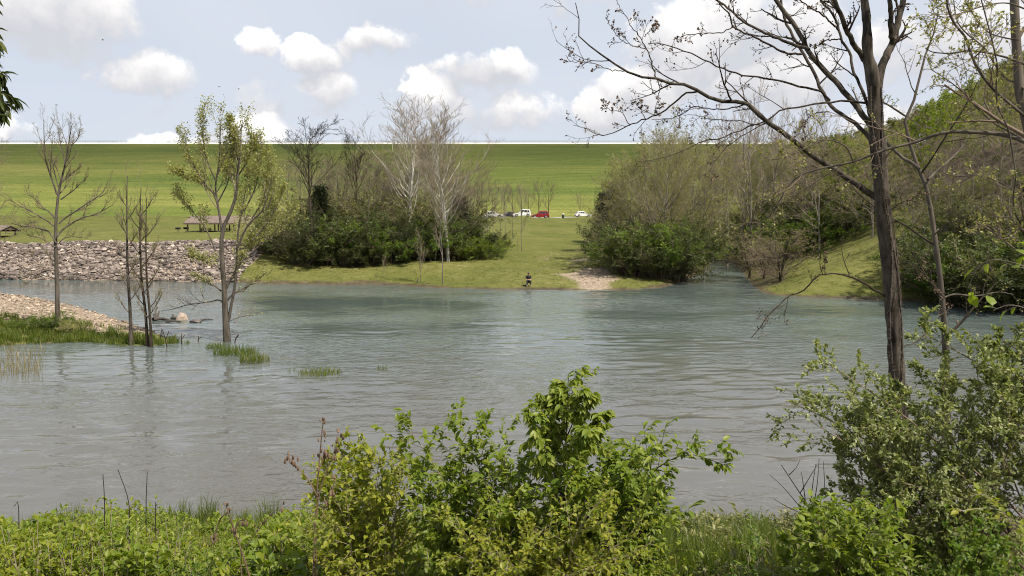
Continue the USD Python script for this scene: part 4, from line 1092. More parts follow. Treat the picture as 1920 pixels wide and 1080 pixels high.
def shelter(label, x, y, z, L, D, eave, ridge, nposts):
    t = thing('picnic_shelter', label, 'shelter', (x, y, z))
    for s in (-1, 1):
        sl = trimesh.Trimesh(np.array([(-L / 2, s * D / 2, eave), (L / 2, s * D / 2, eave), (L / 2, 0, ridge), (-L / 2, 0, ridge), (-L / 2, s * D / 2, eave - .12), (L / 2, s * D / 2, eave - .12), (L / 2, 0, ridge - .12), (-L / 2, 0, ridge - .12)]),
                             np.array([[0, 1, 2], [0, 2, 3], [4, 6, 5], [4, 7, 6], [0, 4, 5], [0, 5, 1], [0, 3, 7], [0, 7, 4], [1, 5, 6], [1, 6, 2]]), process=False)
        tmesh('roof_slope', t, sl, mats['shingle'], False)
        tmesh('fascia', t, box(-L / 2 - .02, L / 2 + .02, s * D / 2 - (.05 if s < 0 else -.01), s * D / 2 + (.05 if s > 0 else -.01), eave - .28, eave + .0), mats['shed_wood'], False)
    for s in (-1, 1):
        g = hull([(s * (L / 2 - .12), -D / 2 + .25, eave - .02), (s * (L / 2 - .12), D / 2 - .25, eave - .02), (s * (L / 2 - .12), 0, ridge - .2), (s * (L / 2 - .2), -D / 2 + .25, eave - .02), (s * (L / 2 - .2), D / 2 - .25, eave - .02), (s * (L / 2 - .2), 0, ridge - .2)])
        tmesh('gable', t, g, mats['shed_wood'], False)
    for k in range(nposts):
        px_ = -L / 2 + .5 + (L - 1) * k / (nposts - 1)
        for s in (-1, 1):
            tmesh('post', t, box(px_ - .09, px_ + .09, s * (D / 2 - .5) - .09, s * (D / 2 - .5) + .09, -.3, eave - .13), mats['shed_wood'], False)
    tmesh('floor_slab', t, box(-L / 2 + .2, L / 2 - .2, -D / 2 + .2, D / 2 - .2, -.3, .06), mats['pale_concrete'], False)
    return t


p = at(424, 540, 141)
sg = gz(p[0], p[1])
shelter('long open picnic shelter with brown shingle roof on the terrace behind the riprap', p[0], p[1], sg, 11.6, 6.5, 1.75, 2.95, 5)
p2 = at(-20, 540, 112)
shelter('low roofed shelter cut off by the left edge above the riprap', p2[0], p2[1], gz(p2[0], p2[1]) - .3, 7.0, 4.5, 1.35, 2.0, 3)
for dx, lab in ((-3.2, 'wooden picnic table under the left half of the long shelter'), (1.2, 'wooden picnic table under the middle of the long shelter')):
    t = thing('picnic_table', lab, 'table', (p[0] + dx, p[1], sg + .06))
    tmesh('tabletop', t, box(-.9, .9, -.38, .38, .70, .76), mats['shed_wood'], False)
    for s in (-1, 1):
        tmesh('bench', t, box(-.9, .9, s * .72 - .13, s * .72 + .13, .42, .47), mats['shed_wood'], False)
        tmesh('leg_frame', t, trimesh.util.concatenate([box(s * .65 - .05, s * .65 + .05, -.8, .8, .36, .418), box(s * .65 - .05, s * .65 + .05, -.34, -.26, 0, .698), box(s * .65 - .05, s * .65 + .05, .26, .34, 0, .698)]), mats['shed_wood'], False)

# ------------------------------------------------------------------ the angler seated at the water's edge
plain_mat('skin', (.45, .27, .2), .6, .05, 10)
plain_mat('black_cloth', (.012, .011, .013), .9, .2, 20)
plain_mat('dark_trousers', (.02, .02, .026), .9, .2, 20)
plain_mat('grey_boot', (.16, .15, .13), .8, .15, 20)
plain_mat('hair_gray', (.05, .045, .04), .9, .2, 40)


def limb(chain, el=.02, smooth=6):
    """One continuous surface: hulls of spheres along chains of (point, radius)."""
    parts_ = []
    for ch in chain:
        for (a, ra), (b, rb) in zip(ch[:-1], ch[1:]):
            pa = manifold3d.Manifold.sphere(ra, 16).translate(list(map(float, a)))
            pb = manifold3d.Manifold.sphere(rb, 16).translate(list(map(float, b)))
            parts_.append(manifold3d.Manifold.batch_hull([pa, pb]))
    m = manifold3d.Manifold.batch_boolean(parts_, manifold3d.OpType.Add).refine_to_length(el)
    mm = m.to_mesh()
    tm = trimesh.Trimesh(mm.vert_properties[:, :3], mm.tri_verts)
    trimesh.smoothing.filter_taubin(tm, iterations=smooth)
    return tm


p = on_water(991, 541.5)
ag = thing('person', 'person in black shirt and dark cap sitting at the far water edge with bare forearms', 'person', (p[0], p[1] + .35, max(gz(p[0], p[1] + .35), .03)), 4)
# local: faces -y, seat at z .42
A = np.array
hips, chest, neck, head = A([0, .05, .50]), A([0, -.02, .86]), A([0, -.04, 1.02]), A([0, -.08, 1.16])
chains = [[(hips, .15), (A([0, .02, .68]), .135), (chest, .15), (neck, .06), (A([0, -.06, 1.07]), .055)], [(A([-.15, 0, .93]), .065), (A([.15, 0, .93]), .065)],
          [(head + [0, .01, .02], .098), (head + [0, -.02, -.055], .072)], [(head + [0, -.09, -.005], .016), (head + [0, -.108, -.03], .017)]]
for s in (-1, 1):
    chains.append([(head + [s * .095, 0, .02], .02), (head + [s * .097, .01, -.03], .016)])
    sh, el, wr = A([s * .19, -.01, .92]), A([s * .25, -.10, .66]), A([s * .06, -.34, .64 + .02 * s])
    chains.append([(sh, .055), (el, .042), (wr, .028)])
    palm = wr + A([-s * .07, -.03, .0])
    chains.append([(wr, .027), (palm, .036)])
    for q in range(4):
        b0 = palm + A([-s * .012, -.018, .028 - .018 * q])
        chains.append([(b0, .0095), (b0 + A([-s * .035, -.012, -.006]), .009), (b0 + A([-s * (.045 + .004 * (q % 3)), .016, -.014]), .008)])
    chains.append([(palm + A([0, -.01, .03]), .011), (palm + A([-s * .03, -.02, .048]), .0095), (palm + A([-s * .05, -.015, .045]), .0085)])
    kn, an = A([s * .17, -.38, .47]), A([s * .15, -.36, .10])
    chains.append([(A([s * .09, .03, .48]), .09), (kn, .062), (an, .042)])
    chains.append([(an, .042), (an + [s * .02, -.16, -.05], .036)])
tmesh('body', ag, limb(chains, .025), mats['skin'], True)
for s in (-1, 1):
    e_ = trimesh.creation.icosphere(1, .014); e_.apply_translation(head + [s * .034, -.088, .022]); tmesh('eye', ag, e_, mats['hair_gray'], True)
mo = trimesh.creation.icosphere(1, .02); mo.apply_scale([1, .3, .3]); mo.apply_translation(head + [0, -.089, -.062]); tmesh('mouth', ag, mo, mats['skin'], True)
shirt = [[(hips + [0, 0, -.02], .17), (A([0, .02, .68]), .155), (chest, .168), (A([0, -.03, .96]), .10)], [(A([-.16, 0, .93]), .08), (A([.16, 0, .93]), .08)]]
for s in (-1, 1):
    shirt.append([(A([s * .19, -.01, .92]), .074), (A([s * .235, -.075, .74]), .064)])
tmesh('shirt', ag, limb(shirt, .03), mats['black_cloth'], True)
tr_ = [[(hips + [-.07, 0, -.05], .135), (hips + [.07, 0, -.05], .135)]]
bt = []
for s in (-1, 1):
    kn, an = A([s * .17, -.38, .47]), A([s * .15, -.36, .10])
    tr_.append([(A([s * .09, .03, .46]), .115), (kn, .085), (A([s * .15, -.36, .17]), .065)])
    bt.append([(an + [0, 0, .08], .058), (an + [0, .0, -.02], .058), (an + [s * .02, -.17, -.05], .046)])
tmesh('trousers', ag, limb(tr_, .03), mats['dark_trousers'], True)
tmesh('boots', ag, limb(bt, .03), mats['grey_boot'], True)
cap = trimesh.creation.icosphere(3, .112)
cv = np.array(cap.vertices)
cap = trimesh.intersections.slice_mesh_plane(cap, [0, 0, 1], [0, 0, .0], cap=True)
cap.apply_translation(head + [0, .01, .035])
brim = trimesh.creation.cylinder(.095, .012, sections=20); brim.apply_scale([.9, 1, 1]); brim.apply_translation(head + [0, -.09, .045])
tmesh('cap', ag, trimesh.util.concatenate([cap, brim]), mats['black_cloth'], 35)
tmesh('hair', ag, limb([[(head + [0, .05, 0], .075), (head + [0, .045, -.05], .065)]], .03), mats['hair_gray'], True)
ap = A([p[0], p[1] + .35, max(gz(p[0], p[1] + .35), .03)])
st = thing('folding_stool', 'low folding stool under the angler at the far water edge', 'stool', ap, 4)
tmesh('seat', st, box(-.2, .2, -.12, .24, .30, .335), mats['black_cloth'], False)
for s in (-1, 1):
    for e in (-1, 1):
        tmesh('leg', st, trimesh.creation.cylinder(.014, segment=[[s * .18, .06 + e * .16, -.05], [s * .18, .06 - e * .16, .305]], sections=8), mats['galvanised'], 35)
bp = on_water(983.5, 541.3)
bg = thing('tackle_bag', 'black bag on the bank just left of the seated angler', 'bag', (bp[0], bp[1] + .2, .02))
tmesh('bag', bg, hull([(x, y, z) for x in (-.2, .2) for y in (-.14, .14) for z in (0, .2)] + [(x, y, .34) for x in (-.12, .14) for y in (-.07, .07)]), mats['black_cloth'], 25)
hp = resample([(-.12, 0, .33), (-.06, 0, .44), (.06, 0, .45), (.12, 0, .33)], 8)
v, f, n = tubes(hp[None], np.full((1, 8), .014), 6)
part('handle', bg, v, f, mats['dark_trousers'], n)

# ------------------------------------------------------------------ birds over the dam
for px, py, Y, rz, lab in [(193, 75, 95, 20, 'dark bird high in the sky, uppermost of the four at left'), (411, 163, 110, -30, 'small dark bird in the sky, left one of the pair above the leafy tree'), (448, 167, 110, -15, 'small dark bird in the sky, right one of the pair above the leafy tree'), (106, 197, 105, 60, 'tiny dark bird low in the sky above the bare tree at left')]:
    p = at(px, py, Y)
    b = thing('flying_bird', lab, 'bird', p, rz, .75, 'birds in the sky')
    tmesh('body', b, limb([[((-.14, 0, 0), .02), ((-.05, 0, 0), .045), ((.06, 0, .005), .045), ((.13, 0, .02), .03), ((.17, 0, .02), .012)], [((-.13, 0, 0), .02), ((-.22, .03, 0), .008)], [((-.13, 0, 0), .02), ((-.22, -.03, 0), .008)]], .02, 4), mats['black_cloth'], True)
    for s in (-1, 1):
        w = np.array([(.05, s * .03, .01), (-.06, s * .03, .01), (.06, s * .2, .09), (-.05, s * .2, .085), (.0, s * .36, .07), (-.04, s * .33, .065)])
        w = np.vstack([w, w + [0, 0, .008]])
        tmesh('wing', b, hull(w), mats['black_cloth'], False)
# ------------------------------------------------------------------ the trees at left in the shallow water
def traced_tree(name, label, Y, stems, limbs, bark, twig, seed, n2=7, n3=4, n4=2, up=.14, leaf=None, lpt=3, lsize=.12, rt=.006, ang=.6, lf=.45, droot=.4, leaf_top=None, lf2=.5):
    """stems: [(pixels, width at the foot, width at the top)] ; limbs: [(pixels, width0, width1)] with widths in pixels."""
    rng = np.random.default_rng(seed)
    t = thing(name, label, 'tree')
    sc = Y / FPX / 2
    src, rad = [], []
    for k, (pts, w0, w1) in enumerate(stems):
        P = trace(pts, Y, Y + rng.uniform(-.4, .4), 16)
        if k == 0:
            P[0, 2] = min(P[0, 2], gz(P[0, 0], P[0, 1])) - droot
        R = taper(P, w0 * sc, w1 * sc, .9)
        if k == 0:
            R[0] *= 1.35; R[1] *= 1.1
        v, f, n = tubes(P[None], R[None], 9)
        part('trunk' if k == 0 else 'stem', t, v, f, mats[bark], n)
        src.append(P); rad.append(R)
    Q, S = [], []
    for pts, w0, w1 in limbs:
        dep = rng.uniform(-1, 1) * .35 * abs(pts[-1][0] - pts[0][0]) * Y / FPX
        P = trace(pts, Y, Y + dep, 16)
        R = taper(P, w0 * sc, w1 * sc, .9)
        v, f, n = tubes(P[None], R[None], 6)
        part('limb', t, v, f, mats[bark], n)
        Q.append(P); S.append(R)
    A0, B0 = np.array(Q + [P[6:][np.linspace(0, 9, 16).astype(int)] * 1.0 for P in []]), np.array(S)
    stem_tops = [resample(P[8:], 16) for P in src]
    A0 = np.concatenate([A0, np.array(stem_tops)])
    B0 = np.concatenate([B0, np.array([taper(p_, r_[8], r_[-1]) for p_, r_ in zip(stem_tops, rad)])])
    L2, R2 = grow(rng, A0, B0, n2, .2, 1, ang, lf, .6, up, .10, 7, .3, .35, rt * 1.6)
    L3, R3 = grow(rng, L2, R2, n3, .2, 1, ang, lf2, .7, up * .9, .12, 5, .4, .35, rt * 1.2)
    tw = [tubes(L2, R2, 4), tubes(L3, R3, 3)]
    last = np.concatenate([L3, resample_all(L2, 5)])
    if n4:
        L4, R4 = grow(rng, L3, R3, n4, .2, 1, ang, .55, .7, up * .8, .12, 4, .5, .35, rt)
        tw.append(tubes(L4, R4, 3))
        last = np.concatenate([resample_all(L4, 5), last])
    v, f, n = join(*tw)
    part('twigs', t, v, f, mats[twig], n, kind='stuff')
    if leaf:
        pos, d = along(rng, last, lpt, .25, 1.0)
        pos = pos + rng.normal(size=pos.shape) * max(lsize * .35, .05 if lsize < .12 else .12) * (2.4 if leaf == 'leaf_pale' else 1)
        if leaf_top is not None:
            k = rng.random(len(pos)) < leaf_top(pos)
            pos, d = pos[k], d[k]
        lv, lt, lr = leaves(rng, pos, d * .4 + rng.normal(size=d.shape), lsize * rng.uniform(.6, 1.3, len(pos)), .45)
        v, f, rr = leaf_mesh(lv, lt, lr)
        part('foliage', t, v, f, mats[leaf], None, rr, kind='stuff')
    return t


def resample_all(L, K):
    u = np.linspace(0, L.shape[1] - 1.001, K)
    i = u.astype(int)
    w = (u - i)[None, :, None]
    return L[:, i] * (1 - w) + L[:, i + 1] * w


traced_tree('bare_tree', 'bare tree with wide low limbs standing on the gravel bar at far left', 47.0,
            [([(111, 634), (108, 592), (107, 530), (105, 480), (104, 440), (106, 400), (108, 375), (113, 345), (120, 318), (126, 288), (134, 236)], 9.5, 1.4)],
            [([(107, 365), (98, 338), (90, 315), (85, 298), (83, 265), (82, 232)], 4, 1), ([(105, 456), (96, 440), (85, 431), (57, 425), (40, 424), (22, 418)], 3.5, 1), ([(102, 408), (92, 397), (82, 390), (66, 373), (50, 362)], 3, .8),
             ([(101, 424), (90, 415), (75, 406), (55, 394), (37, 386), (8, 368)], 3, .8), ([(107, 444), (114, 434), (125, 425), (150, 410), (180, 401), (212, 384)], 4, .8), ([(110, 420), (120, 410), (140, 397), (165, 380), (190, 363), (203, 338)], 3.5, .8),
             ([(114, 374), (128, 364), (140, 355), (152, 342), (164, 331)], 2.4, .7), ([(117, 341), (130, 330), (141, 320), (151, 312)], 2.2, .7), ([(104, 506), (92, 478), (75, 476), (55, 478)], 2, .7), ([(104, 508), (85, 508), (65, 520), (48, 534)], 2, .7),
             ([(104, 464), (90, 455), (75, 446), (52, 440)], 2.4, .7), ([(108, 458), (122, 446), (140, 444), (165, 447)], 1.8, .6), ([(110, 352), (104, 330), (98, 300), (97, 262)], 2.4, .7), ([(124, 296), (134, 275), (146, 258), (150, 240)], 2.2, .7), ([(122, 310), (118, 285), (112, 262), (108, 240)], 2.2, .7)],
            'bark_drab', 'twig_red', 101, 8, 5, 3, .16, 'leaf_bud', 1, .06, .006, .5, .36)
traced_tree('leafing_tree', 'young tree with fresh pale green leaves standing in the shallow water', 45.2,
            [([(426, 640), (423, 600), (421, 560), (420, 530), (416, 490), (415, 455), (417, 435), (424, 412), (437, 388), (444, 355), (446, 322), (450, 282), (453, 232)], 12.5, 1.4), ([(429, 600), (432, 580), (438, 550), (442, 520), (444, 480), (446, 440), (452, 400), (460, 360), (466, 320)], 6, 1.2)],
            [([(416, 436), (412, 405), (407, 376), (404, 350), (406, 332), (411, 300), (414, 225)], 5, 1), ([(410, 392), (402, 366), (388, 348), (375, 330), (364, 312), (355, 292), (346, 255)], 4, .8), ([(405, 340), (398, 325), (390, 305), (383, 280), (380, 214)], 3, .7),
             ([(408, 380), (416, 365), (427, 342), (432, 312), (433, 260)], 3, .7), ([(421, 548), (432, 525), (450, 492), (460, 470), (476, 450)], 5, 1.2), ([(424, 566), (436, 552), (450, 545), (474, 531), (498, 512)], 4, 1), ([(419, 568), (410, 562), (398, 565), (372, 569), (350, 572), (322, 580), (300, 583)], 3, .7),
             ([(415, 546), (402, 536), (388, 530), (366, 518)], 3, .7), ([(415, 507), (402, 496), (384, 490), (360, 478)], 2.6, .7), ([(444, 468), (460, 430), (478, 408), (492, 396), (505, 355), (512, 320)], 4.5, .8), ([(452, 404), (470, 372), (482, 340), (488, 290), (490, 262)], 3.5, .7),
             ([(446, 330), (462, 305), (470, 280), (472, 248)], 3, .7), ([(450, 492), (485, 462), (510, 440), (530, 420), (545, 395)], 3.5, .7), ([(474, 450), (500, 420), (522, 380), (530, 350)], 3, .7), ([(404, 470), (396, 450), (385, 428), (368, 405), (348, 380), (330, 362)], 3, .7),
             ([(398, 360), (378, 345), (352, 335), (326, 322)], 2.6, .6), ([(446, 300), (440, 275), (434, 245), (430, 225)], 2.5, .6), ([(425, 605), (445, 596), (462, 592), (482, 590)], 1.6, .6), ([(472, 410), (495, 372), (500, 330), (505, 290)], 2.6, .6)],
            'bark_drab', 'twig_tan', 102, 11, 6, 0, .30, 'leaf_pale', 17, .105, .006, .5, .30, leaf_top=lambda q: np.clip((q[:, 2] - 3.0) / 3.0, .03, .9))
for k, (px0, base, top, wd, lab) in enumerate([(246, 646, 330, 7, 'slim bare tree, left of the three in the water by the gravel bar'), (277, 652, 352, 6, 'slim bare tree, middle of the three in the water by the gravel bar'), (284, 650, 372, 5.5, 'slim bare tree, right of the three in the water by the gravel bar')]):
    s = (base - top)
    bend = (-8, -14, -10)[k]
    stem = [(px0, base), (px0 + bend * .3, base - .22 * s), (px0 + bend * .8, base - .42 * s), (px0 + bend, base - .62 * s), (px0 + bend * 1.05, base - .8 * s), (px0 + bend * .9, top)]
    r = np.random.default_rng(200 + k)
    lm = []
    for q in range(9):
        u = .18 + .08 * q
        x, y = np.interp(u, [0, .22, .42, .62, .8, 1], [a[0] for a in stem]), base - u * s
        sd_ = 1 if (q + k) % 2 else -1
        ln = r.uniform(14, 30)
        lm.append(([(x, y), (x + sd_ * ln * .5, y - ln * .6), (x + sd_ * ln, y - ln * 1.5)], 2, .6))
    traced_tree('slim_tree', lab, 44.0 - k * .3, [(stem, wd, 1.2)], lm, 'bark_brown' if k else 'bark_drab', 'twig_red', 300 + k, 6, 4, 2, .2, 'leaf_bud', 1, .055, .006, .5, .4)
# a leafy bush among the bar grass
for px, Y, top, k, lab in [(98, 47.5, 580, 'green_bush', 'dark green bush at the foot of the bare tree on the gravel bar'), (134, 47.0, 594, 'pale_bush', 'small yellowish bush right of the bare tree on the gravel bar'), (30, 47.5, 598, 'green_bush', 'low green bush at the far left on the gravel bar')]:
    plant(k, 'bar_bush', lab, 'bush', px, Y, top, None, 1.3)
plant('brown_bare', 'bare_tree', 'bare tree whose twigs reach in from the left edge above the dam', 'tree', -42, 52, 245, None, 1.1)

# ------------------------------------------------------------------ the large sycamore at right
SY = 12.0
SPX = SY / FPX / 2
syr = np.random.default_rng(400)
syc = thing('sycamore_tree', 'large bare sycamore with dark trunk and spreading limbs in the right foreground', 'tree')
tp = [(1693, 960), (1690, 880), (1686, 800), (1683, 720), (1678, 640), (1672, 560), (1668, 500), (1660, 430), (1654, 370), (1649, 300), (1643, 240), (1640, 180), (1634, 130), (1627, 100), (1625, 37), (1620, 0), (1614, -80), (1606, -200)]
P = trace(tp, SY, SY - .2, 150)
P[0] = [P[0, 0], P[0, 1], gz(P[0, 0], P[0, 1]) - .3]
wpx = np.interp(np.linspace(0, 1, 150), [0, .1, .25, .42, .5, .62, .68, .75, .80, 1], [42, 32, 28, 26.5, 26.5, 26.5, 24.5, 19, 15, 8])
v, f, n = tubes(P[None], (wpx * SPX)[None], 28)
rr0 = meshkit.fbm(v * np.array([14, 14, 4.0]), 4, 4) - .5
rr1 = meshkit.fbm(v * np.array([40, 40, 9.0]), 2, 14) - .5
v = v + n * (rr0 * .05 + rr1 * .02)[:, None]
part('trunk', syc, v, f, mats['bark_mottled'], vnormals(v, f))
# hairy vine stems that climb the trunk
for k in range(3):
    a0 = syr.uniform(-1.2, 1.4)
    pts_ = []
    for i in range(12, 108, 3):
        th = a0 + .55 * math.sin(i * .11 + k * 2.1) - math.pi / 2 + .3
        pts_.append(P[i] + np.array([math.cos(th), math.sin(th), 0]) * (wpx[i] * SPX + .006 + .008 * syr.random()))
    vp = resample(pts_, 60)
    v, f, n = tubes(vp[None], np.full((1, 60), .006 + .003 * syr.random()), 5)
    part('vine', syc, v, f, mats['bark_drab'], n)
    pos, d = along(syr, vp[None], 260, 0, 1)
    rt_ = np.stack([pos, pos + unit(syr.normal(size=pos.shape)) * .03, pos + unit(syr.normal(size=pos.shape)) * .05 + [0, 0, -.01]], 1)
    v, f, n = tubes(rt_, np.tile([.0035, .0028, .0015], (len(rt_), 1)), 3)
    part('rootlets', syc, v, f, mats['twig_red'], n, kind='stuff')
LIMBS = [  # pixels, width at start and end, depth change in metres
    ([(1642, 182), (1647, 150), (1653, 126), (1660, 108), (1665, 100), (1672, 84), (1677, 70), (1686, 32), (1692, 0), (1700, -80)], 20, 9, .6), ([(1672, 82), (1671, 62), (1670, 30), (1670, 0), (1672, -90)], 11, 7, -.5),
    ([(1627, 122), (1612, 100), (1600, 82), (1587, 55), (1580, 37), (1565, 0), (1550, -60)], 12, 7, -.9), ([(1634, 238), (1616, 214), (1600, 192), (1575, 162), (1557, 144), (1540, 127), (1517, 97), (1497, 60), (1477, 30), (1455, 0), (1420, -60)], 13, 8, 1.0),
    ([(1632, 262), (1610, 236), (1590, 222), (1570, 208), (1555, 195), (1537, 162), (1525, 132), (1505, 100), (1487, 68), (1472, 37), (1466, 10), (1462, -40)], 9, 5, 1.6),
    ([(1517, 93), (1500, 88), (1460, 72), (1422, 55), (1392, 40), (1370, 20), (1347, 2), (1320, -20)], 7, 3.5, .8), ([(1503, 101), (1488, 101), (1472, 99), (1450, 88), (1435, 80), (1405, 65), (1377, 51), (1367, 27), (1352, 12), (1340, -10)], 5, 2.5, -.6),
    ([(1377, 51), (1352, 60), (1310, 64), (1280, 67), (1262, 75)], 2.5, 1.2, -.4), ([(1556, 188), (1540, 172), (1500, 162), (1460, 151), (1422, 145), (1385, 139), (1357, 130), (1335, 120), (1310, 107), (1290, 99), (1272, 92), (1245, 82), (1215, 82)], 5, 1.6, -1.0),
    ([(1645, 372), (1612, 350), (1580, 328), (1552, 310), (1520, 288), (1495, 270), (1470, 250), (1447, 235), (1422, 215), (1395, 192), (1367, 191), (1335, 184), (1307, 171), (1285, 157), (1267, 157), (1230, 147), (1200, 141), (1172, 132), (1147, 115), (1122, 97), (1097, 77), (1085, 67), (1086, 32), (1079, 5)], 14, 1.4, -1.4),
    ([(1172, 133), (1142, 130), (1110, 117), (1075, 115), (1060, 104)], 2, .9, .4), ([(1230, 147), (1220, 112), (1212, 92), (1200, 70), (1182, 47), (1170, 25), (1157, 7)], 3, 1, .5), ([(1212, 92), (1190, 87), (1167, 77), (1150, 57), (1135, 32)], 2, .9, -.4), ([(1208, 68), (1220, 55), (1230, 42)], 1.6, .9, .2),
    ([(1230, 147), (1237, 162), (1232, 192), (1227, 215)], 2, .9, .3), ([(1307, 172), (1282, 177), (1260, 197), (1242, 210), (1212, 222), (1180, 236), (1142, 251), (1120, 252), (1100, 242), (1075, 235)], 4, 1.1, .9), ([(1180, 236), (1167, 212), (1142, 205), (1125, 185)], 1.8, .8, -.4), ([(1210, 222), (1200, 205), (1192, 190)], 1.8, .8, .3),
    ([(1395, 196), (1355, 206), (1325, 202), (1300, 200), (1282, 212), (1260, 221), (1222, 224)], 3, 1.2, .7), ([(1622, 193), (1587, 190), (1545, 192), (1502, 200), (1465, 207), (1440, 226), (1410, 235), (1372, 250), (1350, 262), (1323, 263), (1287, 280), (1260, 290), (1227, 300), (1197, 303)], 5, 1.1, -.9),
    ([(1440, 232), (1412, 234), (1385, 226), (1335, 224), (1310, 217), (1280, 215)], 2.6, 1, .7), ([(1445, 222), (1410, 244), (1380, 262), (1350, 290), (1330, 320), (1315, 330)], 2.4, 1, -.7), ([(1636, 232), (1630, 212), (1625, 192), (1615, 162), (1600, 135), (1597, 112), (1587, 87), (1577, 72), (1567, 37), (1552, 15), (1540, 0), (1520, -40)], 7, 4, .5),
    ([(1577, 74), (1560, 74), (1545, 76), (1535, 84), (1522, 90)], 3, 1.5, .3), ([(1572, 57), (1560, 44), (1547, 32), (1530, 20), (1515, 10), (1495, -5)], 4, 2, -.4), ([(1555, 210), (1530, 212), (1515, 222), (1507, 240), (1510, 262)], 2.6, 1.2, .4),
    ([(1673, 567), (1656, 552), (1640, 544), (1622, 532), (1603, 522), (1585, 516), (1566, 513), (1547, 514), (1529, 520), (1510, 544), (1477, 557), (1455, 578), (1440, 593), (1425, 615), (1408, 634)], 5, 1.4, -1.2), ([(1547, 513), (1545, 490), (1544, 474)], 1.8, .9, .1), ([(1662, 398), (1690, 380), (1712, 372), (1735, 350)], 2, .8, -.6),
    ([(1668, 505), (1700, 492), (1725, 512), (1750, 535), (1765, 560)], 2, .9, -.8), ([(1690, 650), (1720, 640), (1755, 600), (1785, 575)], 3, 1.5, .8)]
LP, LR = [], []
for pts_, w0, w1, dz in LIMBS:
    y0 = SY + (0 if w0 > 4.5 else np.interp(pts_[0][0], [1060, 1660], [-1.2, 0]))
    Q = trace(pts_, y0, y0 + dz, 28)
    Q[1:-1] += syr.normal(size=(26, 3)) * .006
    R = taper(Q, w0 * SPX * .86, w1 * SPX * .9, 1.0)
    v, f, n = tubes(Q[None], R[None], 9 if w0 > 6 else 6)
    part('limb', syc, v, f, mats['bark_mottled' if w0 > 6 else 'bark_brown'], n)
    LP.append(Q); LR.append(R)
LP, LR = np.array(LP), np.array(LR)
long_ = np.array([w0 < 16 for _, w0, _, _ in LIMBS])
T2, S2 = grow(syr, LP, LR, 6, .3, .98, .8, .22, .55, .06, .10, 8, .4, .5, .0035)
short = np.linalg.norm(np.diff(T2, axis=1), axis=2).sum(1)
T2, S2 = T2[short < 1.3], S2[short < 1.3]
T3, S3 = grow(syr, T2, S2, 4, .2, 1, .8, .5, .7, .05, .14, 6, .5, .4, .0026)
T4, S4 = grow(syr, T3, S3, 2, .3, 1, .8, .5, .75, .03, .14, 4, .6, .4, .0022)
v, f, n = join(tubes(T2, S2, 5), tubes(T3, S3, 4), tubes(T4, S4, 3))
part('twigs', syc, v, f, mats['bark_brown'], n, kind='stuff')
pos, d = along(syr, np.concatenate([T4, resample_all(T3, 4)]), 2, .6, 1.0)
lv, lt, lr = leaves(syr, pos, d + .5 * syr.normal(size=d.shape), .028 * syr.uniform(.5, 1.3, len(pos)), .6)
v, f, rr = leaf_mesh(lv, lt, lr)
part('buds', syc, v, f, mats['dead_stalk'], None, rr, kind='stuff')

# the thinner tree just right of it
def near_tree(name, label, Y, stems, bark, twig, seed, n2=7, n3=4, n4=2, lf=.28, rt=.003, leaf=None, lsize=.03, lpt=2, ang=.8, up=.06, maxlen=2.2, lfsecond=.5):
    rng = np.random.default_rng(seed)
    t = thing(name, label, 'tree')
    LPs, LRs = [], []
    for k, (pts_, w0, w1, dz) in enumerate(stems):
        Q = trace(pts_, Y, Y + dz, 26)
        if k == 0 and w0 > 9:
            g = gz(Q[0, 0], Q[0, 1])
            if Q[0, 2] > g:
                Q = resample(np.vstack([[Q[0, 0], Q[0, 1], g - .3], Q]), 26)
        R = taper(Q, w0 * Y / FPX / 2, w1 * Y / FPX / 2, .9)
        v, f, n = tubes(Q[None], R[None], 12 if w0 > 9 else 7)
        part('trunk' if k == 0 else 'limb', t, v, f, mats[bark], n)
        LPs.append(Q); LRs.append(R)
    LPs, LRs = np.array(LPs), np.array(LRs)
    T2, S2 = grow(rng, LPs, LRs, n2, .3, .98, ang, lf, .5, up, .10, 8, .35, .5, rt * 1.4)
    ln = np.linalg.norm(np.diff(T2, axis=1), axis=2).sum(1)
    T2, S2 = T2[ln < maxlen], S2[ln < maxlen]
    T3, S3 = grow(rng, T2, S2, n3, .2, 1, ang, lfsecond, .7, up, .12, 6, .45, .4, rt * 1.1)
    T4, S4 = grow(rng, T3, S3, n4, .2, 1, ang, .5, .75, up, .12, 4, .5, .4, rt)
    v, f, n = join(tubes(T2, S2, 5), tubes(T3, S3, 4), tubes(T4, S4, 3))
    part('twigs', t, v, f, mats[twig], n, kind='stuff')
    if leaf:
        pos, d = along(rng, np.concatenate([T4, resample_all(T3, 4)]), lpt, .3, 1.0)
        lv, lt, lr = leaves(rng, pos, d + .7 * rng.normal(size=d.shape), lsize * rng.uniform(.5, 1.3, len(pos)), .5)
        v, f, rr = leaf_mesh(lv, lt, lr)
        part('foliage', t, v, f, mats[leaf], None, rr, kind='stuff')
    return t


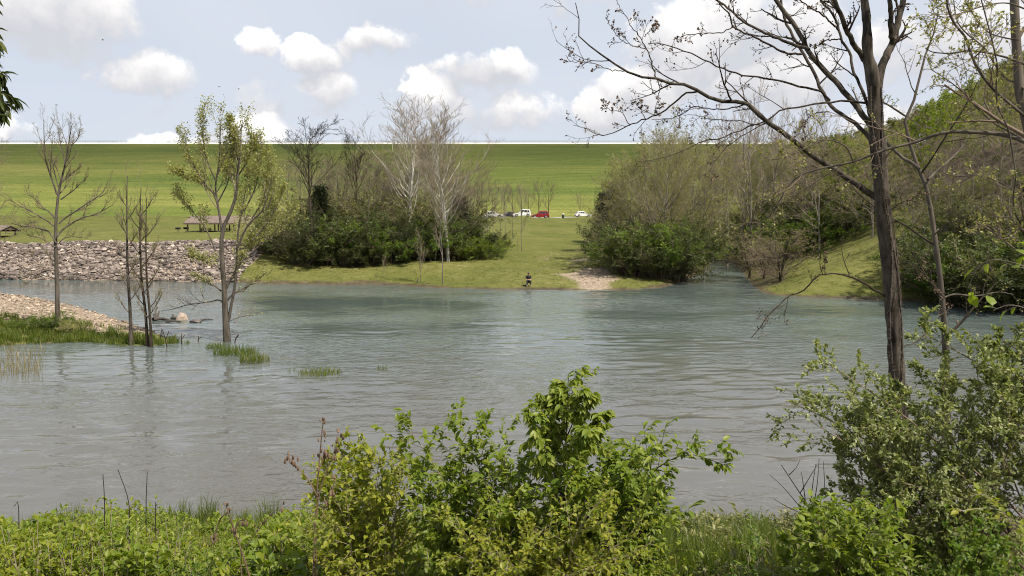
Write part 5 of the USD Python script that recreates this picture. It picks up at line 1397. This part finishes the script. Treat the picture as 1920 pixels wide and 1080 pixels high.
near_tree('slender_tree', 'slender forked tree just right of the large sycamore trunk', 15.0,
          [([(1776, 760), (1773, 660), (1769, 590), (1762, 515), (1754, 455), (1747, 404), (1736, 348), (1722, 315), (1708, 280), (1701, 245), (1697, 217), (1710, 197), (1722, 162), (1727, 130), (1737, 97), (1750, 67), (1760, 20)], 17, 2, .4),
           ([(1724, 317), (1708, 304), (1695, 298), (1675, 280), (1662, 268), (1640, 241), (1615, 205), (1600, 170)], 7, 2.5, .8), ([(1697, 217), (1680, 206), (1662, 195), (1640, 186), (1615, 180)], 4, 1.5, -.5), ([(1740, 337), (1755, 322), (1781, 300), (1800, 280), (1814, 259), (1830, 235)], 5, 1.5, .8),
           ([(1752, 440), (1775, 420), (1800, 412), (1830, 395)], 3, 1, -.8), ([(1765, 560), (1790, 552), (1830, 555), (1870, 548), (1900, 552)], 4, 1.4, .6), ([(1744, 390), (1722, 370), (1705, 372), (1690, 390)], 2, .8, -.5)],
          'bark_drab', 'bark_brown', 501, 6, 4, 2, .22, .004, 'leaf_bud', .035, 1)
near_tree('leaning_tree', 'tree at the right edge with budding twigs hanging before the hill', 9.5,
          [([(1990, 620), (1960, 400), (1930, 250), (1912, 175), (1908, 110), (1904, 60), (1902, 0), (1900, -90)], 24, 14, .2), ([(1930, 270), (1910, 261), (1892, 255), (1860, 250), (1829, 248), (1784, 247), (1755, 252), (1714, 267), (1670, 278), (1632, 291), (1599, 304), (1562, 311), (1510, 324), (1481, 344), (1462, 378), (1450, 393), (1437, 413), (1407, 427)], 8, 1.2, .8),
           ([(1599, 302), (1588, 278), (1566, 265), (1536, 263), (1507, 280), (1470, 296), (1440, 300)], 2.6, 1, -.4), ([(1940, 240), (1920, 217), (1890, 192), (1865, 170), (1840, 140), (1822, 105), (1810, 70), (1790, 45), (1777, 15), (1774, -20)], 6, 3, -.8),
           ([(1950, 285), (1920, 265), (1890, 246), (1865, 232), (1830, 200), (1802, 170), (1772, 147), (1745, 130)], 4, 1.4, .7), ([(1920, 120), (1900, 112), (1877, 105), (1845, 98), (1815, 95), (1785, 100), (1750, 98), (1735, 90)], 4.5, 1.5, -.6), ([(1925, 170), (1905, 156), (1885, 147), (1865, 120), (1850, 95), (1832, 78), (1815, 65), (1795, 40), (1788, 0)], 4, 2, .8),
           ([(1905, 330), (1892, 250), (1880, 220), (1870, 195), (1868, 160), (1870, 125), (1862, 85), (1852, 45), (1840, 0)], 3.5, 2, -.7), ([(1960, 420), (1925, 380), (1890, 350), (1840, 330), (1790, 330), (1750, 318)], 4, 1.2, 1.0), ([(1930, 20), (1890, 6), (1850, 10), (1800, 25), (1770, 32), (1740, 22)], 3, 1, -.8),
           ([(1970, 520), (1930, 470), (1890, 440), (1860, 430), (1820, 442)], 3.5, 1.2, .9), ([(1965, 460), (1915, 420), (1900, 380), (1905, 330)], 4, 2, -.5), ([(1910, 75), (1880, 70), (1850, 58), (1820, 20), (1805, -10)], 3, 1.5, .5)],
          'bark_drab', 'twig_red', 502, 8, 5, 3, .30, .0028, 'leaf_pale', .032, 2, .75, .04, 2.0, .5)
# ------------------------------------------------------------------ the plants of the near bank
def near_plant(name, label, cat, Y, stems, leaf, seed, n2=8, lf=.3, n3=3, lpt=5, size=.07, width=.3, droop=0.0, bark='twig_tan', up=.05, ang=.8, rt=.0022, picked=300, lt0=.15, lstem=0, t0=.2, lf3=.5, jit=.5, parent_leaf='leaf', nup=.75):
    rng = np.random.default_rng(seed)
    t = thing(name, label, cat)
    A0, B0 = [], []
    for k, (pts_, w0, w1, dz) in enumerate(stems):
        Q = trace(pts_, Y, Y + dz, 20)
        g = gz(Q[0, 0], Q[0, 1])
        if Q[0, 2] > g and pts_[0][1] > 940 and 0 < pts_[0][0] < 1920:
            Q = resample(np.vstack([[Q[0, 0] + rng.normal() * .05, Q[0, 1] + .1, g - .08], Q]), 20)
        R = taper(Q, w0 * Y / FPX / 2, w1 * Y / FPX / 2)
        v, f, n = tubes(Q[None], R[None], 6)
        part('stem', t, v, f, mats[bark], n)
        A0.append(Q); B0.append(R)
    A0, B0 = np.array(A0), np.array(B0)
    L2, R2 = grow(rng, A0, B0, n2, t0, .98, ang, lf, .55, up, .08, 7, .4, .6, rt)
    tws = [tubes(L2, R2, 4)]
    hosts = [resample_all(L2, 6)]
    if n3:
        L3, R3 = grow(rng, L2, R2, n3, .2, .95, ang * .9, lf3, .7, up, .1, 6, .5, .4, rt * .8)
        tws.append(tubes(L3, R3, 3))
        hosts.append(L3)
    if lstem:
        tops = np.array([resample(q[10:], 6) for q in A0])
        hosts += [tops] * lstem
    v, f, n = join(*tws)
    part('twigs', t, v, f, mats[bark], n, kind='stuff')
    pos, d = along(rng, np.concatenate(hosts), lpt, lt0, 1.0)
    d = unit(d + rng.normal(size=d.shape) * jit) + np.array([0, 0, -droop])
    lv, lt, lr = leaves(rng, pos, d, size * rng.uniform(.55, 1.25, len(pos)), width, NEAR_LEAF, nup)
    dist = np.linalg.norm(pos - EYE, axis=1)
    c, s = math.cos(PITCH), math.sin(PITCH)
    rel = pos - EYE
    dep = rel[:, 1] * c - rel[:, 2] * s
    ux, uy = 960 + FPX * rel[:, 0] / dep, 540 - FPX * (rel[:, 1] * s + rel[:, 2] * c) / dep
    seen = (ux > -10) & (ux < 1930) & (uy > -10) & (uy < 1090)
    score = np.where(seen, dist, dist + 100)
    order = np.argsort(score)[:min(picked, int(seen.sum()))]
    chosen = np.zeros(len(pos), bool)
    chosen[order] = True
    for q in order:
        part(parent_leaf, t, lv[q], lt, mats[leaf], None, np.full(len(lv[q]), lr[q]))
    if (~chosen).sum():
        v, f, rr = leaf_mesh(lv[~chosen], lt, lr[~chosen])
        part('leaves', t, v, f, mats[leaf], None, rr, kind='stuff')
    return t


def fan(r, x0, x1, y0, y1, n, base_y=1095, w=3.0, dz=.5, spread=.55):
    """n stems that fan out from the ground into a box of the picture."""
    out = []
    for k in range(n):
        x, y = r.uniform(x0, x1), r.uniform(y0, y1)
        xm = (x0 + x1) / 2
        bx = xm + (x - xm) * spread + r.normal() * 8
        out.append(([(bx, base_y), (bx + (x - bx) * .35 + r.normal() * 6, base_y + (y - base_y) * .5), (x, y)], w, 1.0, r.normal() * dz))
    return out


fr = np.random.default_rng(900)
# bush in the middle: yellow green part at left, larger leaves to the right, tall sapling behind
st1 = fan(fr, 600, 790, 850, 960, 13) + [([(640, 1095), (650, 980), (640, 845)], 3, 1, .1), ([(700, 1095), (700, 960), (712, 852)], 3, 1, -.1), ([(760, 1095), (740, 950), (735, 870)], 3, 1, .2)]
near_plant('yellowish_bush', 'dense yellow-green small-leaved bush left of the tall sapling in the foreground', 'bush', 7.2, st1, 'leaf_yellow_green', 901, 13, .34, 5, 7, .056, .30, .15, lstem=1, jit=.7)
st2 = [([(900, 1095), (850, 940), (800, 850), (765, 806)], 4, 1.2, -.2), ([(915, 1095), (880, 930), (862, 850), (882, 800)], 4, 1.2, .1), ([(935, 1095), (925, 930), (905, 850), (893, 802)], 4, 1.2, .2), ([(950, 1095), (955, 930), (945, 860), (955, 828)], 4, 1.2, -.2), ([(880, 1095), (830, 960), (770, 890)], 3, 1, .3),
       ([(960, 1095), (990, 940), (995, 860)], 3, 1, .3)] + fan(fr, 800, 985, 860, 970, 8)
near_plant('arching_bush', 'bright green bush with arching leafy shoots between yellow-green bush and sapling', 'bush', 7.0, st2, 'leaf_bright', 902, 14, .32, 4, 7, .076, .28, .35, lstem=2, jit=.6)
sap = [([(1052, 1095), (1056, 990), (1060, 900), (1062, 800), (1066, 702)], 6, 1.4, .1), ([(1058, 940), (1030, 860), (1005, 800), (990, 775)], 3.5, 1.2, -.3), ([(1060, 900), (1090, 850), (1115, 800), (1130, 776)], 3.5, 1.2, .3), ([(1061, 850), (1040, 790), (1022, 742)], 3, 1, .2),
       ([(1062, 820), (1085, 770), (1103, 737)], 3, 1, -.2), ([(1063, 780), (1050, 740), (1046, 715)], 2, 1, .2), ([(1060, 880), (1040, 830), (1015, 800)], 2.5, 1, .4), ([(1061, 860), (1080, 830), (1105, 812)], 2.5, 1, -.4)]
near_plant('leafy_sapling', 'tallest green sapling with drooping leaves rising in the centre foreground', 'tree', 6.9, sap, 'leaf_bright', 903, 16, .27, 3, 8, .08, .26, .95, lstem=3, jit=.45, bark='bark_brown', t0=.25)
st3 = [([(1150, 1095), (1165, 985), (1195, 930), (1232, 878), (1290, 852), (1348, 868)], 5, 1.2, -.2), ([(1120, 1095), (1120, 960), (1135, 880), (1150, 835)], 4, 1.2, .2), ([(1140, 1095), (1160, 960), (1190, 880), (1215, 842)], 4, 1.2, .2), ([(1180, 1095), (1200, 1000), (1230, 930), (1250, 905)], 3, 1, .1),
       ([(1100, 1095), (1090, 950), (1080, 860)], 3, 1, .2)] + fan(fr, 1030, 1240, 845, 990, 18)
near_plant('spreading_bush', 'green bush right of the sapling with one long leafy branch reaching right over water', 'bush', 7.1, st3, 'leaf_bright', 904, 14, .28, 4, 7, .075, .28, .55, lstem=6, jit=.45, bark='bark_brown')
st4 = fan(fr, 820, 1180, 935, 1050, 18)
near_plant('small_leaved_shrub', 'low yellowish small-leaved shrub under the sapling at the bottom centre', 'shrub', 6.4, st4, 'leaf_yellow_green', 905, 12, .36, 5, 7, .047, .30, .1, lstem=1, jit=.8)
# silver leaved shrub at right
r2 = np.random.default_rng(910)
sil = [([(1990, 1060), (1880, 930), (1760, 830), (1640, 740), (1545, 678)], 5, 1.2, -.3), ([(1960, 1100), (1800, 960), (1660, 850), (1560, 790), (1482, 755)], 5, 1.2, .2), ([(2000, 1000), (1900, 880), (1800, 770), (1740, 690)], 5, 1.2, .4), ([(1995, 900), (1930, 720), (1850, 690), (1780, 650), (1725, 622)], 5, 1.2, .2),
       ([(1900, 1100), (1780, 1000), (1680, 900), (1600, 840), (1520, 790)], 5, 1.2, -.4), ([(1850, 1100), (1740, 950), (1690, 850), (1660, 750)], 4, 1.2, .1), ([(1980, 1100), (1900, 900), (1850, 780), (1830, 690)], 5, 1.2, -.2), ([(1800, 1100), (1700, 1000), (1630, 920), (1575, 900)], 4, 1.2, .3),
       ([(1860, 1100), (1790, 950), (1730, 830), (1700, 720)], 4, 1.2, .5), ([(1980, 960), (1930, 830), (1880, 760), (1890, 690)], 4, 1.2, -.4), ([(1960, 1100), (1870, 980), (1760, 900), (1650, 830), (1590, 745)], 4, 1.2, -.1), ([(1900, 1100), (1830, 920), (1780, 800), (1770, 700)], 4, 1.2, .3),
       ([(2010, 820), (1960, 720), (1900, 650), (1850, 640)], 4, 1.2, .3), ([(1920, 1100), (1850, 1000), (1760, 930), (1680, 900)], 4, 1.2, -.5), ([(1990, 1000), (1940, 900), (1920, 800), (1915, 720)], 4, 1.2, .1)] + fan(r2, 1570, 1900, 720, 960, 9, 1110, 4, .5, .8)
near_plant('silver_shrub', 'large arching shrub with small silvery green leaves at right before the sycamore trunk', 'shrub', 7.6, sil, 'leaf_silver', 911, 18, .27, 6, 14, .046, .30, .0, lstem=2, jit=.75, bark='twig_red', up=.05, nup=.6)
st5 = fan(r2, 1500, 1690, 950, 1040, 14, 1100) + [([(1540, 1100), (1535, 1000), (1528, 945)], 3, 1, 0), ([(1480, 1100), (1490, 1030), (1500, 980)], 3, 1, .2)]
near_plant('broadleaf_weed', 'lush bright green leafy plant at the foot of the silvery shrub, bottom right', 'plant', 6.3, st5, 'leaf_bright', 912, 11, .32, 3, 7, .066, .32, .3, lstem=1, jit=.6)
st6 = fan(r2, 1380, 1480, 1000, 1070, 6, 1110)
near_plant('broadleaf_weed', 'smaller leafy green plant left of the lush one at the bottom right', 'plant', 6.6, st6, 'leaf_green', 913, 6, .3, 2, 4, .06, .3, .2, jit=.6)
st7 = fan(r2, 1680, 1900, 960, 1060, 12, 1120)
near_plant('shaded_shrub', 'dark leafy shrub under the silvery shrub in the bottom right corner', 'shrub', 7.0, st7, 'leaf_green', 914, 9, .32, 4, 5, .058, .32, .1, jit=.7, bark='bark_brown')
near_plant('yellow_spray', 'bright yellow leaf spray in the lower right before the silvery shrub', 'plant', 5.6, [([(1985, 1090), (1920, 1000), (1870, 955), (1795, 958)], 2.5, 1, 0), ([(1975, 1090), (1900, 985), (1850, 930), (1822, 930)], 2.5, 1, .1)], 'leaf_yellow_green', 915, 5, .22, 0, 4, .06, .3, .3, lstem=2)
near_plant('maple_twig', 'twig with few large yellow-green leaves hanging in from the right edge', 'branch', 5.0, [([(2060, 700), (1960, 600), (1900, 572), (1862, 582)], 3, 1, 0), ([(2060, 600), (1950, 515), (1880, 488), (1838, 496), (1815, 540)], 3, 1, .1), ([(2050, 520), (1960, 470), (1905, 480)], 2, 1, .2)], 'leaf_bright', 916, 4, .2, 0, 2, .085, .38, .5, bark='bark_gray', t0=.4)
near_plant('hanging_branch', 'dark leafy branch hanging into the top left corner against the sky', 'branch', 4.2, [([(-160, -120), (-70, 0), (-26, 90), (4, 192)], 4, 1, 0), ([(-160, -60), (-80, 50), (-30, 110), (10, 162)], 3, 1, .1), ([(-150, -130), (-60, -40), (-22, 20)], 3, 1, -.1), ([(-150, 0), (-80, 90), (-30, 150), (4, 212)], 3, 1, .15), ([(-130, -60), (-50, 30), (-6, 75)], 2.5, 1, .2), ([(-140, -20), (-60, 70), (-20, 120), (12, 140)], 2.5, 1, .1)], 'leaf_dark', 917, 9, .17, 2, 5, .078, .17, .75, lstem=4, bark='bark_brown', jit=.35)
# bare stems
def stalks(name, label, cat, Y, lines, mat, seed, heads=0, head_size=.02, rt=1.4):
    r = np.random.default_rng(seed)
    t = thing(name, label, cat)
    A0 = []
    for k, L in enumerate(lines):
        Q = trace(L, Y, Y + r.normal() * .1, 14)
        if L[0][1] > 1000:
            Q = resample(np.vstack([[Q[0, 0], Q[0, 1], gz(Q[0, 0], Q[0, 1]) - .05], Q]), 14)
        w = (rt * (1.8 if k == 0 else 1.1)) * Y / FPX
        v, f, n = tubes(Q[None], taper(Q, w, w * .45)[None], 5)
        part('stem', t, v, f, mats[mat], n)
        A0.append(Q)
    if heads:
        for Q in A0:
            tops = Q[-4:]
            pos = tops[r.integers(0, 4, heads)] + r.normal(size=(heads, 3)) * head_size * .7
            for p_ in pos:
                m_ = trimesh.creation.icosphere(1)
                v = np.array(m_.vertices) * np.array([.42, .42, 1.0]) * head_size * r.uniform(.5, 1.1)
                a = r.normal() * .5
                v = v @ trimesh.transformations.rotation_matrix(a, [1, .4, 0])[:3, :3].T + p_
                part('seed_head', t, v, m_.faces, mats['dead_stalk'])
    return t


stalks('dead_weed', 'tall dead brown weed stalk with seed heads at the left edge of the foreground bush', 'weed', 6.6, [[(588, 1095), (590, 1000), (596, 900), (601, 840), (606, 790)], [(592, 985), (600, 920), (618, 870), (635, 820)], [(595, 930), (575, 895), (552, 872), (540, 858)], [(593, 1010), (606, 960), (622, 925), (628, 900)], [(598, 880), (606, 862), (613, 850)]], 'dead_stalk', 921, 14, .028)
stalks('dead_weed', 'broken dead weed stalk with drooping brown head at bottom left', 'weed', 7.0, [[(472, 1095), (455, 1040), (438, 990), (424, 948)], [(452, 1035), (480, 1000), (505, 968), (522, 952)], [(428, 960), (412, 975), (398, 1020)], [(440, 995), (452, 975), (460, 985)]], 'dead_stalk', 922, 10, .026)
for px, top, bend, lab in [(36, 950, -10, 'leftmost thin dark dry stem by the water at bottom left'), (196, 890, -3, 'thin straight dry stem left of the curved one at bottom left'), (243, 880, -22, 'thin curved dry stem with bowed tip at bottom left'), (274, 885, 2, 'straight dark dry stem right of the curved one at bottom left'), (292, 952, 3, 'short dry stem right of the straight dark one')]:
    stalks('dry_stem', lab, 'stem', 9.0, [[(px + 4, 1040), (px, 1000), (px - (0 if bend > -5 else 2), 940), (px + bend, top)]], 'twig_dark', int(px), 0, rt=.8)
stalks('bare_shrub', 'thin leafless dark shrub before the water left of the silvery shrub', 'shrub', 8.6, [[(1535, 1040), (1520, 960), (1500, 925), (1465, 872)], [(1522, 970), (1500, 950), (1470, 915), (1443, 890)], [(1530, 990), (1505, 965), (1475, 950), (1450, 935)], [(1525, 950), (1532, 910), (1536, 860)], [(1520, 940), (1525, 900), (1530, 870)], [(1500, 925), (1518, 895), (1532, 872)], [(1510, 940), (1505, 900), (1502, 885)], [(1530, 960), (1545, 920), (1544, 865)], [(1480, 890), (1492, 878), (1500, 862)]], 'twig_dark', 923, 0, rt=.9)
# fallen log in the lower right corner
lg = thing('fallen_log', 'dark fallen log lying in the bottom right corner under the shrubs', 'log')
Q = trace([(1790, 1100), (1830, 1052), (1880, 1012), (1960, 960)], 8.6, 9.4, 12)
v, f, n = tubes(Q[None], np.full((1, 12), .085), 12)
v = v + n * ((meshkit.fbm(v * np.array([9, 9, 9.0]), 3, 2) - .5) * .04)[:, None]
part('log', lg, v, f, mats['bark_brown'], n)
for L in ([(1850, 1035), (1862, 1000), (1880, 985)], [(1895, 1004), (1880, 960), (1850, 935)]):
    q = trace(L, 8.9, 8.8, 8)
    v, f, n = tubes(q[None], taper(q, .025, .01)[None], 6)
    part('branch', lg, v, f, mats['bark_brown'], n)

# low leafy growth and grass of the near bank (uncountable)
def weed(seed, leaf, h, n, size, width, spread=.16):
    r = np.random.default_rng(seed)
    P = []
    for k in range(n):
        a, q = r.uniform(0, 6.28), r.uniform(0, spread)
        b = np.array([math.cos(a) * q, math.sin(a) * q, -.05])
        e = b + np.array([r.normal() * .12 * h / .5, r.normal() * .12 * h / .5, h * r.uniform(.6, 1.1)])
        P.append(resample([b, (b + e) / 2 + r.normal(size=3) * .03, e], 6))
    P = np.array(P)
    R = np.tile(np.linspace(.005, .002, 6), (n, 1))
    v, f, nn = tubes(P, R, 3)
    L2, R2 = grow(r, P, R, 4, .25, 1, .9, .35, .7, .05, .1, 4, .5)
    pos, d = along(r, np.concatenate([resample_all(P, 4), L2]), 4, .3, 1)
    lv, lt, lr = leaves(r, pos, unit(d + r.normal(size=d.shape) * .7) + [0, 0, -.1], size * r.uniform(.6, 1.2, len(pos)), width, NEAR_LEAF, .7)
    v2, f2, rr = leaf_mesh(lv, lt, lr)
    return [('stalks', v, f, 'twig_tan', nn, None), ('leaves', v2, f2, leaf, None, rr)]


gr = np.random.default_rng(930)


def scatter(n, x0, x1, y0, y1, cond=None):
    c = np.stack([gr.uniform(x0, x1, n), gr.uniform(y0, y1, n)], 1)
    h, _ = heights(c[:, 0], c[:, 1])
    k = h > .03
    if cond is not None:
        k &= cond(c)
    return np.column_stack([c[k], h[k]])


def px_of(c):
    return 960 + FPX * c[:, 0] / c[:, 1]


instancer('leafy_ground_cover', [weed(940 + q, ('leaf_yellow_green', 'leaf_green', 'leaf_bright', 'leaf_yellow_green', 'leaf_bright', 'leaf_yellow_green')[q], (.30, .27, .36, .22, .44, .36)[q], 5, (.05, .042, .065, .04, .055, .048)[q], (.28, .2, .34, .3, .2, .3)[q]) for q in range(6)], scatter(4300, -12, 3, 7.6, 18.5, lambda c: (px_of(c) < 1260) & (c[:, 1] < 14.6 + 1.6 * np.sin(c[:, 0] * 1.3) + 1.2 * np.sin(c[:, 0] * 3.1) + (px_of(c) < 300) * 1.3)), gr, .5, 1.2, patchy=1.0)
instancer('leafy_ground_cover', [weed(950 + q, ('leaf_green', 'leaf_bright', 'leaf_olive')[q], (.32, .28, .36)[q], 5, .052, .28) for q in range(3)], scatter(1900, 2.2, 12.5, 7.8, 17.8, lambda c: px_of(c) > 1230), gr, .6, 1.2, patchy=.8)
instancer('tall_grass', [[tuft(34, .13, .52, 960 + q, width=.011, lean=.5)] for q in range(4)], scatter(1700, -13, 9, 9.5, 18.8, lambda c: gr.random(len(c)) < np.where((px_of(c) > 1200) & (px_of(c) < 1480), 1, .38)), gr, .55, 1.15)
instancer('tall_grass', [[tuft(34, .12, .7, 966 + q, width=.010, lean=.5)] for q in range(3)], scatter(230, 1.2, 4.4, 8.6, 14.5, lambda c: (px_of(c) > 1215) & (px_of(c) < 1470)), gr, .8, 1.25)
for px, py, w, hh, n, lab in [(140, 1018, .34, .75, 240, 'dense dark green grass clump at the water edge at bottom left'), (335, 1010, .3, .7, 150, 'tall grass clump at the water edge between the dry stems and the broken weed'), (392, 985, .22, .8, 90, 'airy clump of tall broad grass left of the broken dead weed'), (505, 1000, .24, .75, 110, 'grass clump at the water edge right of the broken dead weed')]:
    c_ = on_water(px, py, .15)
    g = thing('grass_clump', lab, 'grass clump', (c_[0], c_[1], gz(c_[0], c_[1])))
    name, v, f, mat, n_, rr = tuft(n, w, hh, int(px), width=.014, lean=.5)
    part('blades', g, v, f, mats[mat], None, rr)
